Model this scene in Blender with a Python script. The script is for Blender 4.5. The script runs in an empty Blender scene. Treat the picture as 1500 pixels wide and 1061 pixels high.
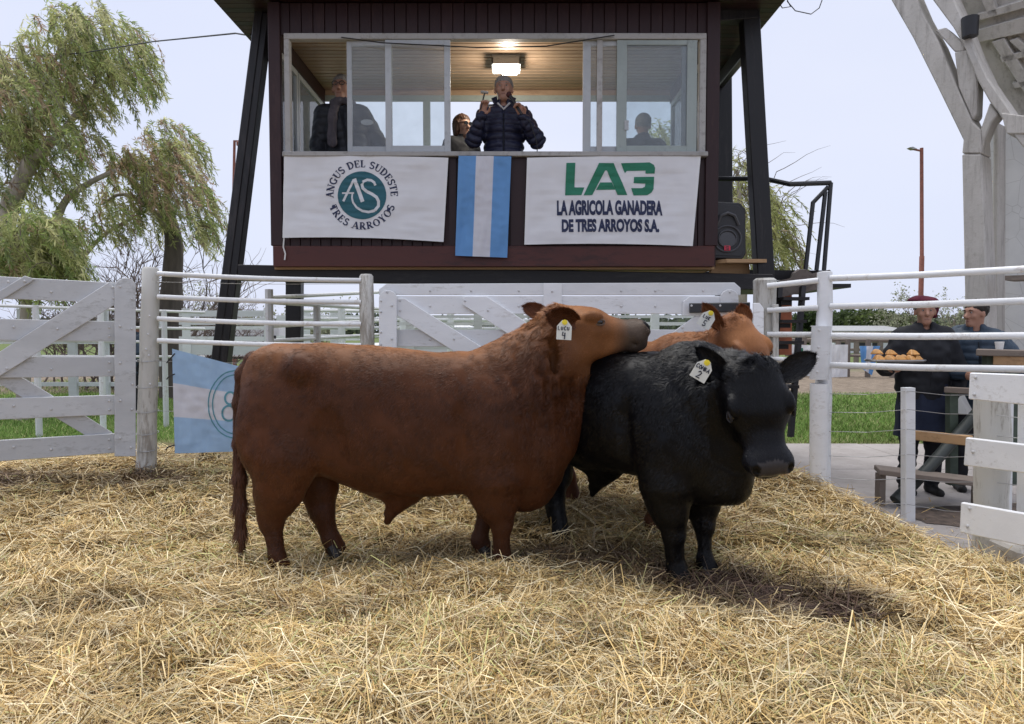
import bpy, bmesh, math, random
import numpy as np
from mathutils import Vector, Matrix, noise as mnoise

random.seed(7)
RNG = np.random.default_rng(11)
SC = bpy.context.scene
COL = SC.collection
R = math.radians

# ------------------------------------------------------------------ camera
FPX = 1040.0            # focal length in photo pixels (photo 1500 x 1061)
CAM_H = 1.40
PITCH = R(2.5)          # camera looks slightly down
cam_data = bpy.data.cameras.new('camera')
cam_data.sensor_width = 36.0
cam_data.lens = 36.0 * FPX / 1500.0
cam_data.clip_start = 0.05
cam_data.clip_end = 2000.0
cam = bpy.data.objects.new('camera', cam_data)
COL.objects.link(cam)
cam.location = (0, 0, CAM_H)
cam.rotation_euler = (R(90) - PITCH, 0, 0)
SC.camera = cam

# ------------------------------------------------------------------ sky, sun, exposure
SUN_EL, SUN_AZ = R(74), R(-30)       # azimuth measured from +Y towards +X
world = bpy.data.worlds.new('World')
SC.world = world
world.use_nodes = True
wn, wl = world.node_tree.nodes, world.node_tree.links
wn.clear()
w_out = wn.new('ShaderNodeOutputWorld')
sky = wn.new('ShaderNodeTexSky')
sky.sky_type = 'NISHITA'
sky.sun_disc = False
sky.sun_elevation = SUN_EL
sky.sun_rotation = SUN_AZ
sky.air_density = 1.0
sky.dust_density = 2.0
bg_sky = wn.new('ShaderNodeBackground')
bg_sky.inputs['Strength'].default_value = 0.05
bg_cloud = wn.new('ShaderNodeBackground')          # even overcast layer under the blue
w_no = wn.new('ShaderNodeTexNoise')
w_tc = wn.new('ShaderNodeTexCoord')
w_map = wn.new('ShaderNodeMapping')
w_map.inputs['Scale'].default_value = (1.0, 1.0, 2.2)
w_no.inputs['Scale'].default_value = 1.6
w_no.inputs['Detail'].default_value = 4.0
w_no.inputs['Roughness'].default_value = 0.45
w_cr = wn.new('ShaderNodeValToRGB')
w_cr.color_ramp.elements[0].position = 0.30
w_cr.color_ramp.elements[0].color = (0.66, 0.72, 0.925, 1)
w_cr.color_ramp.elements[1].position = 0.72
w_cr.color_ramp.elements[1].color = (0.78, 0.81, 0.945, 1)
wl.new(w_tc.outputs['Generated'], w_map.inputs['Vector'])
wl.new(w_map.outputs['Vector'], w_no.inputs['Vector'])
wl.new(w_no.outputs['Fac'], w_cr.inputs['Fac'])
wl.new(w_cr.outputs['Color'], bg_cloud.inputs['Color'])
bg_cloud.inputs['Strength'].default_value = 0.78
w_add = wn.new('ShaderNodeAddShader')
bg_sky.inputs['Strength'].default_value = 0.012
wl.new(sky.outputs['Color'], bg_sky.inputs['Color'])
wl.new(bg_sky.outputs['Background'], w_add.inputs[0])
wl.new(bg_cloud.outputs['Background'], w_add.inputs[1])
wl.new(w_add.outputs['Shader'], w_out.inputs['Surface'])

sun_data = bpy.data.lights.new('sun', 'SUN')
sun_data.energy = 3.0
sun_data.angle = R(60)
sun_data.color = (1.0, 0.97, 0.92)
sun = bpy.data.objects.new('sun', sun_data)
COL.objects.link(sun)
sdir = Vector((math.sin(SUN_AZ) * math.cos(SUN_EL), math.cos(SUN_AZ) * math.cos(SUN_EL), math.sin(SUN_EL)))
sun.rotation_euler = sdir.to_track_quat('Z', 'Y').to_euler()
sun.location = sdir * 30

vs = SC.view_settings
vs.view_transform = 'Standard'
vs.look = 'None'
vs.exposure = 0.33
vs.gamma = 1.0
vs.use_curve_mapping = False

# ------------------------------------------------------------------ helpers
CP, SP = math.cos(PITCH), math.sin(PITCH)


def at(px, py, d):
    """World point at depth Y = d that shows at photo pixel (px, py)."""
    u = (px - 750.0) / FPX
    v = (530.5 - py) / FPX
    y = CP + v * SP
    return Vector((u * d / y, d, CAM_H + (v * CP - SP) * d / y))


def tag(o, label=None, cat=None, group=None, kind=None):
    if label: o['label'] = label
    if cat: o['category'] = cat
    if group: o['group'] = group
    if kind: o['kind'] = kind
    return o


def empty(name, loc, label, cat, group=None):
    o = bpy.data.objects.new(name, None)
    o.empty_display_size = 0.1
    o.location = loc
    COL.objects.link(o)
    o['loc'] = list(loc)
    return tag(o, label, cat, group)


def base_of(o):
    """World location of a thing's base (parts share it, so they sit at the origin of their parent)."""
    p = Vector((0, 0, 0))
    while o is not None:
        p += Vector(o.location)
        o = o.parent
    return p


def link_mesh(name, me, mat=None, parent=None, loc=None):
    o = bpy.data.objects.new(name, me)
    COL.objects.link(o)
    if mat is not None and len(me.materials) == 0:
        me.materials.append(mat)
    if parent is not None:
        o.parent = parent
    if loc is not None:
        o.location = loc
    return o


def np_mesh(name, V, F, smooth=False, nper=None):
    """Fast mesh from numpy verts (n,3) and faces (m,k)."""
    V = np.asarray(V, dtype=np.float32)
    F = np.asarray(F, dtype=np.int32)
    me = bpy.data.meshes.new(name)
    me.vertices.add(len(V))
    me.vertices.foreach_set('co', V.ravel())
    m, k = F.shape
    me.loops.add(m * k)
    me.loops.foreach_set('vertex_index', F.ravel())
    me.polygons.add(m)
    me.polygons.foreach_set('loop_start', np.arange(0, m * k, k, dtype=np.int32))
    me.polygons.foreach_set('loop_total', np.full(m, k, dtype=np.int32))
    me.update(calc_edges=True)
    if smooth:
        me.polygons.foreach_set('use_smooth', np.ones(m, dtype=bool))
    return me


def vert_color(me, C, name='tint'):
    a = me.color_attributes.new(name, 'FLOAT_COLOR', 'POINT')
    C = np.asarray(C, dtype=np.float32)
    if C.shape[1] == 3:
        C = np.concatenate([C, np.ones((len(C), 1), np.float32)], 1)
    a.data.foreach_set('color', C.ravel())


class MB:
    """Collects shapes (world coordinates) into one mesh."""
    def __init__(self):
        self.v, self.f, self.mi, self.m = [], [], [], 0

    def add(self, vs_, fs_):
        n = len(self.v)
        self.v += [tuple(p) for p in vs_]
        self.f += [tuple(i + n for i in f) for f in fs_]
        self.mi += [self.m] * len(fs_)
        return self

    def box(self, lo, hi):
        x0, y0, z0 = lo; x1, y1, z1 = hi
        return self.hexa([(x0, y0, z0), (x1, y0, z0), (x1, y1, z0), (x0, y1, z0),
                          (x0, y0, z1), (x1, y0, z1), (x1, y1, z1), (x0, y1, z1)])

    def hexa(self, p):
        return self.add(p, [(0, 3, 2, 1), (4, 5, 6, 7), (0, 1, 5, 4), (1, 2, 6, 5), (2, 3, 7, 6), (3, 0, 4, 7)])

    def bar(self, a, b, w, h, up=(0, 0, 1), bevel=0.0):
        """Rectangular bar from a to b: w across (sideways), h along up."""
        a, b, up = Vector(a), Vector(b), Vector(up)
        d = (b - a).normalized()
        s = d.cross(up)
        if s.length < 1e-6: s = d.cross(Vector((1, 0, 0)))
        s.normalize()
        u = s.cross(d).normalized()
        w, h = w / 2, h / 2
        if bevel <= 0:
            prof = [(-w, -h), (w, -h), (w, h), (-w, h)]
        else:
            e = bevel
            prof = [(-w + e, -h), (w - e, -h), (w, -h + e), (w, h - e), (w - e, h), (-w + e, h), (-w, h - e), (-w, -h + e)]
        n = len(prof)
        vs_ = [a + s * x + u * y for x, y in prof] + [b + s * x + u * y for x, y in prof]
        fs_ = [tuple(range(n))[::-1], tuple(range(n, 2 * n))]
        fs_ += [(i, (i + 1) % n, n + (i + 1) % n, n + i) for i in range(n)]
        return self.add(vs_, fs_)

    def tube(self, pts, r, n=10, cap=True):
        pts = [Vector(p) for p in pts]
        rs = r if isinstance(r, (list, tuple)) else [r] * len(pts)
        vs_, fs_ = [], []
        prev = None
        for i, p in enumerate(pts):
            d = (pts[min(i + 1, len(pts) - 1)] - pts[max(i - 1, 0)])
            d = d.normalized() if d.length > 1e-9 else Vector((0, 0, 1))
            if prev is None:
                s = d.cross(Vector((0, 0, 1)))
                if s.length < 0.05: s = d.cross(Vector((0, 1, 0)))
            else:
                s = prev - d * prev.dot(d)
                if s.length < 1e-4: s = d.cross(Vector((0, 1, 0)))
            s.normalize(); prev = s
            u = d.cross(s)
            for k in range(n):
                a = 2 * math.pi * k / n
                vs_.append(p + (s * math.cos(a) + u * math.sin(a)) * rs[i])
        for i in range(len(pts) - 1):
            for k in range(n):
                fs_.append((i * n + k, i * n + (k + 1) % n, (i + 1) * n + (k + 1) % n, (i + 1) * n + k))
        if cap:
            fs_.append(tuple(range(n))[::-1])
            fs_.append(tuple(range((len(pts) - 1) * n, len(pts) * n)))
        return self.add(vs_, fs_)

    def prism(self, poly, offset):
        """Flat polygon (list of world points) extruded by a vector."""
        poly = [Vector(p) for p in poly]; off = Vector(offset)
        n = len(poly)
        vs_ = poly + [p + off for p in poly]
        fs_ = [tuple(range(n)), tuple(range(n, 2 * n))[::-1]]
        fs_ += [(i, n + i, n + (i + 1) % n, (i + 1) % n) for i in range(n)]
        return self.add(vs_, fs_)

    def sphere(self, c, r, nu=12, nv=8, scale=(1, 1, 1)):
        c = Vector(c); vs_, fs_ = [], []
        for j in range(nv + 1):
            t = math.pi * j / nv
            for i in range(nu):
                a = 2 * math.pi * i / nu
                vs_.append(c + Vector((math.sin(t) * math.cos(a) * scale[0], math.sin(t) * math.sin(a) * scale[1], math.cos(t) * scale[2])) * r)
        for j in range(nv):
            for i in range(nu):
                fs_.append((j * nu + i, (j + 1) * nu + i, (j + 1) * nu + (i + 1) % nu, j * nu + (i + 1) % nu))
        return self.add(vs_, fs_)

    def build(self, name, mat=None, parent=None, smooth=False, mats=None, bevel=0.0, loc=None, local=False):
        base = None if local else (base_of(parent) if parent is not None else (Vector(loc) if loc is not None else None))
        me = bpy.data.meshes.new(name)
        V = self.v if base is None else [(p[0] - base.x, p[1] - base.y, p[2] - base.z) for p in self.v]
        me.from_pydata(V, [], self.f)
        if mats:
            for m in mats: me.materials.append(m)
            me.polygons.foreach_set('material_index', self.mi)
        bm = bmesh.new(); bm.from_mesh(me)
        bmesh.ops.remove_doubles(bm, verts=bm.verts, dist=1e-5)
        bmesh.ops.recalc_face_normals(bm, faces=bm.faces)
        if bevel > 0:
            es = [e for e in bm.edges if len(e.link_faces) == 2 and e.calc_face_angle(0) > 0.5]
            bmesh.ops.bevel(bm, geom=es, offset=bevel, segments=1, affect='EDGES', clamp_overlap=True)
        bm.to_mesh(me); bm.free()
        if smooth:
            me.polygons.foreach_set('use_smooth', [True] * len(me.polygons))
            me.set_sharp_from_angle(angle=R(40))
        return link_mesh(name, me, mat, parent, loc if parent is None else None)


# ------------------------------------------------------------------ implicit surfaces (bodies, clothes)
class Field:
    """Signed-distance grid: shapes blend into one continuous surface."""
    def __init__(self, lo, hi, res):
        self.lo, self.res = np.array(lo, np.float32), res
        self.n = [int(math.ceil((hi[i] - lo[i]) / res)) + 1 for i in range(3)]
        self.D = np.full(self.n, 0.5, np.float32)
        self.ax = [self.lo[i] + res * np.arange(self.n[i], dtype=np.float32) for i in range(3)]

    def region(self, lo, hi):
        s = []
        for i in range(3):
            a = max(0, int((lo[i] - self.lo[i]) / self.res) - 1)
            b = min(self.n[i], int((hi[i] - self.lo[i]) / self.res) + 3)
            if b <= a: return None
            s.append(slice(a, b))
        return tuple(s)

    def blend(self, s, d, k, op='add'):
        A = self.D[s]
        if op == 'add':
            h = np.clip(0.5 + 0.5 * (A - d) / k, 0, 1)
            self.D[s] = A * (1 - h) + d * h - k * h * (1 - h)
        else:
            d = -d
            h = np.clip(0.5 - 0.5 * (A - d) / k, 0, 1)
            self.D[s] = A * (1 - h) + d * h + k * h * (1 - h)

    def cone(self, a, b, ra, rb, k=0.03, flat=None, op='add'):
        """Tapered capsule; flat = (axis, factor) squeezes the section along an axis."""
        a, b = np.array(a, np.float32), np.array(b, np.float32)
        m = max(ra, rb) * (max(1, flat[1]) if flat else 1) + k + self.res * 2
        s = self.region(np.minimum(a, b) - m, np.maximum(a, b) + m)
        if s is None: return self
        x, y, z = self.ax[0][s[0]][:, None, None], self.ax[1][s[1]][None, :, None], self.ax[2][s[2]][None, None, :]
        ba = b - a
        l2 = max(float(ba @ ba), 1e-9)
        t = np.clip(((x - a[0]) * ba[0] + (y - a[1]) * ba[1] + (z - a[2]) * ba[2]) / l2, 0, 1)
        qx, qy, qz = x - a[0] - t * ba[0], y - a[1] - t * ba[1], z - a[2] - t * ba[2]
        if flat:
            n = np.array(flat[0], np.float32); n /= np.linalg.norm(n)
            g = (qx * n[0] + qy * n[1] + qz * n[2]) * (1 / flat[1] - 1)
            qx, qy, qz = qx + n[0] * g, qy + n[1] * g, qz + n[2] * g
        d = np.sqrt(qx * qx + qy * qy + qz * qz) - (ra + (rb - ra) * t)
        if flat and flat[1] < 1: d = d * (0.5 + 0.5 * flat[1])
        self.blend(s, d, k, op)
        return self

    def chain(self, pts, rs, k=0.03, flat=None):
        for i in range(len(pts) - 1):
            self.cone(pts[i], pts[i + 1], rs[i], rs[i + 1], k, flat)
        return self

    def ell(self, c, r, k=0.03, frame=None, op='add'):
        """Ellipsoid, radii r along the rows of frame (3x3) or the axes."""
        c = np.array(c, np.float32); r = np.array(r, np.float32)
        m = float(r.max()) + k + self.res * 2
        s = self.region(c - m, c + m)
        if s is None: return self
        x, y, z = self.ax[0][s[0]][:, None, None] - c[0], self.ax[1][s[1]][None, :, None] - c[1], self.ax[2][s[2]][None, None, :] - c[2]
        if frame is None:
            q = (x / r[0], y / r[1], z / r[2])
        else:
            q = tuple((x * f[0] + y * f[1] + z * f[2]) / r[i] for i, f in enumerate(frame))
        k0 = np.sqrt(q[0] ** 2 + q[1] ** 2 + q[2] ** 2)
        k1 = np.sqrt((q[0] / r[0]) ** 2 + (q[1] / r[1]) ** 2 + (q[2] / r[2]) ** 2)
        d = k0 * (k0 - 1) / np.maximum(k1, 1e-6)
        self.blend(s, d, k, op)
        return self

    def loft_x(self, st, k=0.03, npow=(2.2, 2.5)):
        """Body lofted along x: rows (x, z_top, z_bottom, half_width)."""
        st = np.array(st, np.float32)
        s = self.region((st[0, 0] - k, -st[:, 3].max() - k - .03, st[:, 2].min() - k - .03), (st[-1, 0] + k, st[:, 3].max() + k + .03, st[:, 1].max() + k + .03))
        xs = self.ax[0][s[0]]
        def sm(col):
            v = np.interp(xs, st[:, 0], st[:, col])
            kk = np.array([1, 2, 3, 2, 1], np.float32); kk /= kk.sum()
            return np.convolve(np.pad(v, 2, 'edge'), kk, 'valid').astype(np.float32)
        top, bot, w = sm(1), sm(2), np.maximum(sm(3), 0.015)
        cz, h = (top + bot) / 2, np.maximum((top - bot) / 2, 0.015)
        out = np.maximum(st[0, 0] - xs, 0) + np.maximum(xs - st[-1, 0], 0)
        y, z = self.ax[1][s[1]][None, :, None], self.ax[2][s[2]][None, None, :]
        cz, h, w, out = cz[:, None, None], h[:, None, None], w[:, None, None], out[:, None, None]
        dz = (z - cz) / h
        n = np.where(dz > 0, npow[0], npow[1]).astype(np.float32)
        g = (np.abs(y / w) ** n + np.abs(dz) ** n) ** (1 / n)
        d = (g - 1) * np.minimum(w, h) * 0.85 + out
        self.blend(s, d.astype(np.float32), k)
        return self

    def mesh(self):
        """Surface nets: (verts, quads)."""
        D = self.D
        S = D < 0
        nx, ny, nz = D.shape
        c = np.zeros((nx - 1, ny - 1, nz - 1), np.uint8)
        for dx in (0, 1):
            for dy in (0, 1):
                for dz in (0, 1):
                    c += S[dx:nx - 1 + dx, dy:ny - 1 + dy, dz:nz - 1 + dz]
        act = (c > 0) & (c < 8)
        I = np.argwhere(act)
        idx = np.full(act.shape, -1, np.int32)
        idx[act] = np.arange(len(I), dtype=np.int32)
        acc = np.zeros((len(I), 3), np.float32); cnt = np.zeros((len(I), 1), np.float32)
        cor = [(a, b, e) for a in (0, 1) for b in (0, 1) for e in (0, 1)]
        val = {q: D[I[:, 0] + q[0], I[:, 1] + q[1], I[:, 2] + q[2]] for q in cor}
        for p in cor:
            for axn in range(3):
                if p[axn]: continue
                q = list(p); q[axn] = 1; q = tuple(q)
                a, b = val[p], val[q]
                m = (a < 0) != (b < 0)
                t = np.where(m, a / np.where(m, a - b, 1), 0)
                pos = np.zeros((len(I), 3), np.float32) + np.array(p, np.float32)
                pos[:, axn] += t
                acc += pos * m[:, None]; cnt += m[:, None]
        V = (I + acc / np.maximum(cnt, 1)) * self.res + self.lo
        F = []
        for axn in range(3):
            o1, o2 = [(1, 2), (2, 0), (0, 1)][axn]
            sl0 = [slice(None)] * 3; sl1 = [slice(None)] * 3
            sl0[axn] = slice(0, -1); sl1[axn] = slice(1, None)
            A, B = S[tuple(sl0)], S[tuple(sl1)]
            E = np.argwhere(A != B)
            ok = (E[:, o1] > 0) & (E[:, o2] > 0) & (E[:, o1] < D.shape[o1] - 1) & (E[:, o2] < D.shape[o2] - 1)
            E = E[ok]
            def g(a, b):
                q = E.copy(); q[:, o1] -= a; q[:, o2] -= b
                return idx[q[:, 0], q[:, 1], q[:, 2]]
            q = np.stack([g(1, 1), g(0, 1), g(0, 0), g(1, 0)], 1)
            fl = A[E[:, 0], E[:, 1], E[:, 2]]
            q[~fl] = q[~fl][:, ::-1]
            F.append(q)
        return V, np.concatenate(F)

    def grad(self, P):
        """Outward unit normals at points (nearest-cell gradient)."""
        q = np.clip(np.rint((P - self.lo) / self.res).astype(int), 1, np.array(self.n) - 2)
        i, j, k = q.T
        g = np.stack([self.D[i + 1, j, k] - self.D[i - 1, j, k], self.D[i, j + 1, k] - self.D[i, j - 1, k], self.D[i, j, k + 1] - self.D[i, j, k - 1]], 1)
        return g / np.maximum(np.linalg.norm(g, axis=1, keepdims=True), 1e-6)


def vnoise(P, scale, seed=0):
    """Cheap smooth value noise on numpy points, 0..1."""
    rs = np.random.RandomState(seed)
    T = rs.rand(32, 32, 32).astype(np.float32)
    q = np.asarray(P, np.float32) * scale + 100.37
    i = np.floor(q).astype(int); f = q - i; f = f * f * (3 - 2 * f)
    out = 0
    for a in (0, 1):
        for b in (0, 1):
            for c in (0, 1):
                w = (f[:, 0] if a else 1 - f[:, 0]) * (f[:, 1] if b else 1 - f[:, 1]) * (f[:, 2] if c else 1 - f[:, 2])
                out = out + w * T[(i[:, 0] + a) % 32, (i[:, 1] + b) % 32, (i[:, 2] + c) % 32]
    return out


# ------------------------------------------------------------------ materials
class NT:
    def __init__(self, name):
        self.m = bpy.data.materials.new(name)
        self.m.use_nodes = True
        self.t = self.m.node_tree
        self.t.nodes.clear()
        self.out = self.n('ShaderNodeOutputMaterial')
        self.b = self.n('ShaderNodeBsdfPrincipled')
        self.l(self.b.outputs[0], self.out.inputs[0])
        self._co = None

    def n(self, typ, **kw):
        x = self.t.nodes.new(typ)
        for k, v in kw.items(): setattr(x, k, v)
        return x

    def l(self, a, b): self.t.links.new(a, b)

    def co(self, scale=(1, 1, 1), kind='Object'):
        tc = self.n('ShaderNodeTexCoord'); mp = self.n('ShaderNodeMapping')
        mp.inputs['Scale'].default_value = scale
        self.l(tc.outputs[kind], mp.inputs['Vector'])
        return mp.outputs['Vector']

    def noise(self, vec, scale, detail=4, rough=0.6, dist=0.0):
        x = self.n('ShaderNodeTexNoise')
        x.inputs['Scale'].default_value = scale
        x.inputs['Detail'].default_value = detail
        x.inputs['Roughness'].default_value = rough
        x.inputs['Distortion'].default_value = dist
        self.l(vec, x.inputs['Vector'])
        return x.outputs['Fac']

    def ramp(self, fac, stops):
        x = self.n('ShaderNodeValToRGB')
        e = x.color_ramp.elements
        while len(e) < len(stops): e.new(0.5)
        for el, (p, c) in zip(e, stops):
            el.position = p
            el.color = (*c, 1) if len(c) == 3 else c
        self.l(fac, x.inputs['Fac'])
        return x.outputs['Color']

    def mix(self, fac, a, b, mode='MIX'):
        x = self.n('ShaderNodeMix', data_type='RGBA', blend_type=mode)
        for sock, val in ((x.inputs[0], fac), (x.inputs[6], a), (x.inputs[7], b)):
            if hasattr(val, 'is_output'): self.l(val, sock)
            elif isinstance(val, (int, float)): sock.default_value = val
            else: sock.default_value = (*val, 1)
        return x.outputs[2]

    def math(self, op, a, b=0.5):
        x = self.n('ShaderNodeMath', operation=op)
        for sock, val in ((x.inputs[0], a), (x.inputs[1], b)):
            if hasattr(val, 'is_output'): self.l(val, sock)
            else: sock.default_value = val
        return x.outputs[0]

    def bump(self, h, strength=0.3, dist=0.01):
        x = self.n('ShaderNodeBump')
        x.inputs['Strength'].default_value = strength
        x.inputs['Distance'].default_value = dist
        self.l(h, x.inputs['Height'])
        self.l(x.outputs[0], self.b.inputs['Normal'])

    def set(self, **kw):
        names = dict(col='Base Color', rough='Roughness', metal='Metallic', spec='Specular IOR Level', sheen='Sheen Weight',
                     trans='Transmission Weight', emit='Emission Color', estr='Emission Strength', alpha='Alpha', coat='Coat Weight', sub='Subsurface Weight')
        for k, v in kw.items():
            s = self.b.inputs[names[k]]
            if hasattr(v, 'is_output'): self.l(v, s)
            elif isinstance(v, (int, float)): s.default_value = v
            else: s.default_value = (*v, 1)
        return self

    def attr(self, name='tint'):
        x = self.n('ShaderNodeAttribute', attribute_name=name)
        return x.outputs['Color']

    def objrand(self):
        return self.n('ShaderNodeObjectInfo').outputs['Random']


def plain(name, col, rough=0.6, var=0.15, scale=8.0, metal=0.0, bump=0.0, spec=0.5, stretch=(1, 1, 1)):
    t = NT(name)
    v = t.co(stretch)
    f = t.noise(v, scale, 5)
    lo = tuple(c * (1 - var) for c in col); hi = tuple(min(1, c * (1 + var)) for c in col)
    t.set(col=t.ramp(f, [(0.3, lo), (0.7, hi)]), rough=rough, metal=metal, spec=spec)
    if bump: t.bump(f, bump, 0.004)
    return t.m


def tinted(name, rough=0.8, spec=0.3, sheen=0.0, trans=0.0):
    """Colour comes from the mesh's own per-piece tint."""
    t = NT(name)
    t.set(col=t.attr(), rough=rough, spec=spec, sheen=sheen)
    return t.m
M = {}


def wood_paint(name, base, worn, wear=0.5, rough=0.6, grain=(1, 1, 1), spec=0.35):
    """Painted boards: worn patches, grain and dirt, a little different on every board."""
    t = NT(name)
    v = t.co(grain)
    rnd = t.objrand()
    sh = t.n('ShaderNodeVectorMath', operation='ADD')
    t.l(v, sh.inputs[0])
    cmb = t.n('ShaderNodeCombineXYZ'); t.l(t.math('MULTIPLY', rnd, 17.0), cmb.inputs[0]); t.l(t.math('MULTIPLY', rnd, 31.0), cmb.inputs[2])
    t.l(cmb.outputs[0], sh.inputs[1]); v = sh.outputs[0]
    big = t.noise(v, 2.2, 5, .6); fine = t.noise(v, 17, 8, .78); spk = t.noise(v, 48, 6, .8, .6)
    tone = t.ramp(big, [(0.25, tuple(c * .86 for c in base)), (0.75, tuple(min(1, c * 1.06) for c in base))])
    wearf = t.ramp(t.math('ADD', t.math('MULTIPLY', fine, .65), t.math('MULTIPLY', big, .35)), [(.565 - .085 * wear, (0, 0, 0)), (.625 - .06 * wear, (1, 1, 1))])
    c = t.mix(t.math('MULTIPLY', wearf, .45 + .40 * wear), tone, worn)
    mud = t.ramp(t.noise(v, .9, 6, .72, .4), [(.50, (0, 0, 0)), (.72, (1, 1, 1))])
    c = t.mix(t.math('MULTIPLY', mud, .22 + .3 * wear), c, tuple(x * .75 for x in worn))
    dirt = t.ramp(spk, [(.30, (1, 1, 1)), (.42, (0, 0, 0))])
    c = t.mix(t.math('MULTIPLY', t.math('MULTIPLY', dirt, t.ramp(big, [(.45, (0, 0, 0)), (.65, (1, 1, 1))])), .4), c, tuple(x * .5 for x in worn))
    k = t.math('ADD', t.math('MULTIPLY', rnd, .22), .89)
    kk = t.n('ShaderNodeCombineXYZ')
    for i in range(3): t.l(k, kk.inputs[i])
    c = t.mix(1.0, c, kk.outputs[0], 'MULTIPLY')
    t.set(col=c, rough=rough, spec=spec)
    t.bump(fine, .35, .004)
    return t.m


M['white_paint'] = wood_paint('white_board_paint', (.79, .80, .81), (.46, .44, .41), .22, grain=(.35, 1, 1.4))
M['grey_paint'] = wood_paint('grey_white_board_paint', (.58, .59, .60), (.33, .33, .32), .30, grain=(.3, 1, 1.6))
M['post_paint'] = wood_paint('worn_post_paint', (.55, .54, .50), (.22, .19, .15), .75, grain=(1, 1, .18))
M['pipe_paint'] = wood_paint('white_pipe_paint', (.78, .79, .79), (.45, .40, .34), .25, .42)
M['dark_wood'] = wood_paint('dark_stained_wood', (.026, .009, .010), (.045, .020, .018), .45, .48, grain=(1, 1, .2))
M['red_wood'] = wood_paint('red_brown_stained_wood', (.080, .021, .016), (.030, .011, .010), .5, .42, grain=(.25, 1, 1))
M['black_wood'] = wood_paint('blackened_wood', (.013, .011, .012), (.030, .027, .027), .5, .5, grain=(.2, 1, 1))
M['black_leg'] = wood_paint('black_tower_leg_wood', (.010, .009, .010), (.035, .030, .030), .55, .4, grain=(1, 1, .15))
M['ceil_wood'] = wood_paint('varnished_ceiling_boards', (.40, .28, .19), (.22, .14, .09), .6, .35, grain=(.12, 1, 1))
M['raw_wood'] = wood_paint('raw_plank_wood', (.40, .25, .13), (.25, .15, .08), .5, .7, grain=(.15, 1, 1))
M['old_wood'] = wood_paint('weathered_timber', (.22, .18, .15), (.12, .10, .085), .6, .8, grain=(.2, .2, 1))
M['log_wood'] = wood_paint('grey_log_wood', (.17, .14, .12), (.09, .075, .065), .7, .85)
M['frame_paint'] = wood_paint('window_frame_paint', (.42, .41, .39), (.24, .23, .21), .45, .5)
M['sash_alu'] = wood_paint('grey_sash_metal', (.40, .42, .43), (.27, .28, .28), .3, .4)
M['sash_green'] = wood_paint('greenish_sash_metal', (.34, .39, .37), (.24, .27, .26), .3, .4)
M['black_metal'] = plain('black_metal', (.018, .019, .022), .4, .2, spec=.5)
M['grey_metal'] = plain('galvanised_metal', (.34, .34, .33), .45, .2, metal=.6)
M['wire'] = plain('fence_wire', (.42, .42, .42), .4, .15, metal=.7)
M['rust'] = plain('rust_red_pole', (.21, .070, .045), .7, .25, 12)
M['bolt'] = plain('bolt_heads', (.52, .52, .52), .4, .3, 40)
M['plastic_black'] = plain('black_plastic', (.012, .012, .014), .45, .15)
M['grille'] = plain('speaker_grille', (.020, .020, .022), .55, .35, 120)
M['logo_red'] = plain('red_badge', (.50, .02, .05), .4, .05)
M['rope'] = plain('white_cord', (.65, .64, .62), .8, .1)
M['cable'] = plain('dark_cable', (.02, .02, .022), .6, .1)


def cloth(name, col, trans=0.25, rough=.8):
    t = NT(name)
    v = t.co()
    f = t.noise(v, 5, 4); w = t.noise(v, 160, 2)
    t.set(col=t.ramp(f, [(.3, tuple(c * .94 for c in col)), (.7, col)]), rough=rough, spec=.2)
    t.bump(w, .08, .001)
    tr = t.n('ShaderNodeBsdfTranslucent'); tr.inputs[0].default_value = (*col, 1)
    mx = t.n('ShaderNodeMixShader'); mx.inputs[0].default_value = trans
    t.l(t.b.outputs[0], mx.inputs[1]); t.l(tr.outputs[0], mx.inputs[2]); t.l(mx.outputs[0], t.out.inputs[0])
    return t.m


M['banner_white'] = cloth('banner_white', (.82, .82, .83), .15)
M['flag_blue'] = cloth('flag_sky_blue', (.17, .37, .68), .2)
M['flag_white'] = cloth('flag_white', (.72, .72, .76), .2)
M['flag_light'] = cloth('faded_flag_blue', (.45, .62, .80), .3)
M['print_teal'] = plain('teal_print', (.018, .105, .135), .7, .06)
M['print_navy'] = plain('navy_print', (.016, .024, .070), .7, .06)
M['print_green'] = plain('green_print', (.015, .170, .095), .7, .06)
M['print_white'] = plain('white_print', (.62, .64, .66), .7, .04)
M['hem'] = cloth('banner_hem', (.84, .84, .84), .15)

# window glass: thin, slightly dusty
t = NT('dusty_glass')
tr = t.n('ShaderNodeBsdfTransparent'); tr.inputs[0].default_value = (.90, .94, .95, 1)
gl = t.n('ShaderNodeBsdfGlossy'); gl.inputs['Roughness'].default_value = .03
df = t.n('ShaderNodeBsdfDiffuse'); df.inputs[0].default_value = (.55, .56, .58, 1)
lw = t.n('ShaderNodeFresnel'); lw.inputs['IOR'].default_value = 1.5
m1 = t.n('ShaderNodeMixShader'); m2 = t.n('ShaderNodeMixShader')
t.l(lw.outputs[0], m1.inputs[0]); t.l(tr.outputs[0], m1.inputs[1]); t.l(gl.outputs[0], m1.inputs[2])
du = t.noise(t.co(), 3.5, 5, .65)
t.l(t.math('MULTIPLY', du, .20), m2.inputs[0])
t.l(m1.outputs[0], m2.inputs[1]); t.l(df.outputs[0], m2.inputs[2]); t.l(m2.outputs[0], t.out.inputs[0])
M['glass'] = t.m

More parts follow.
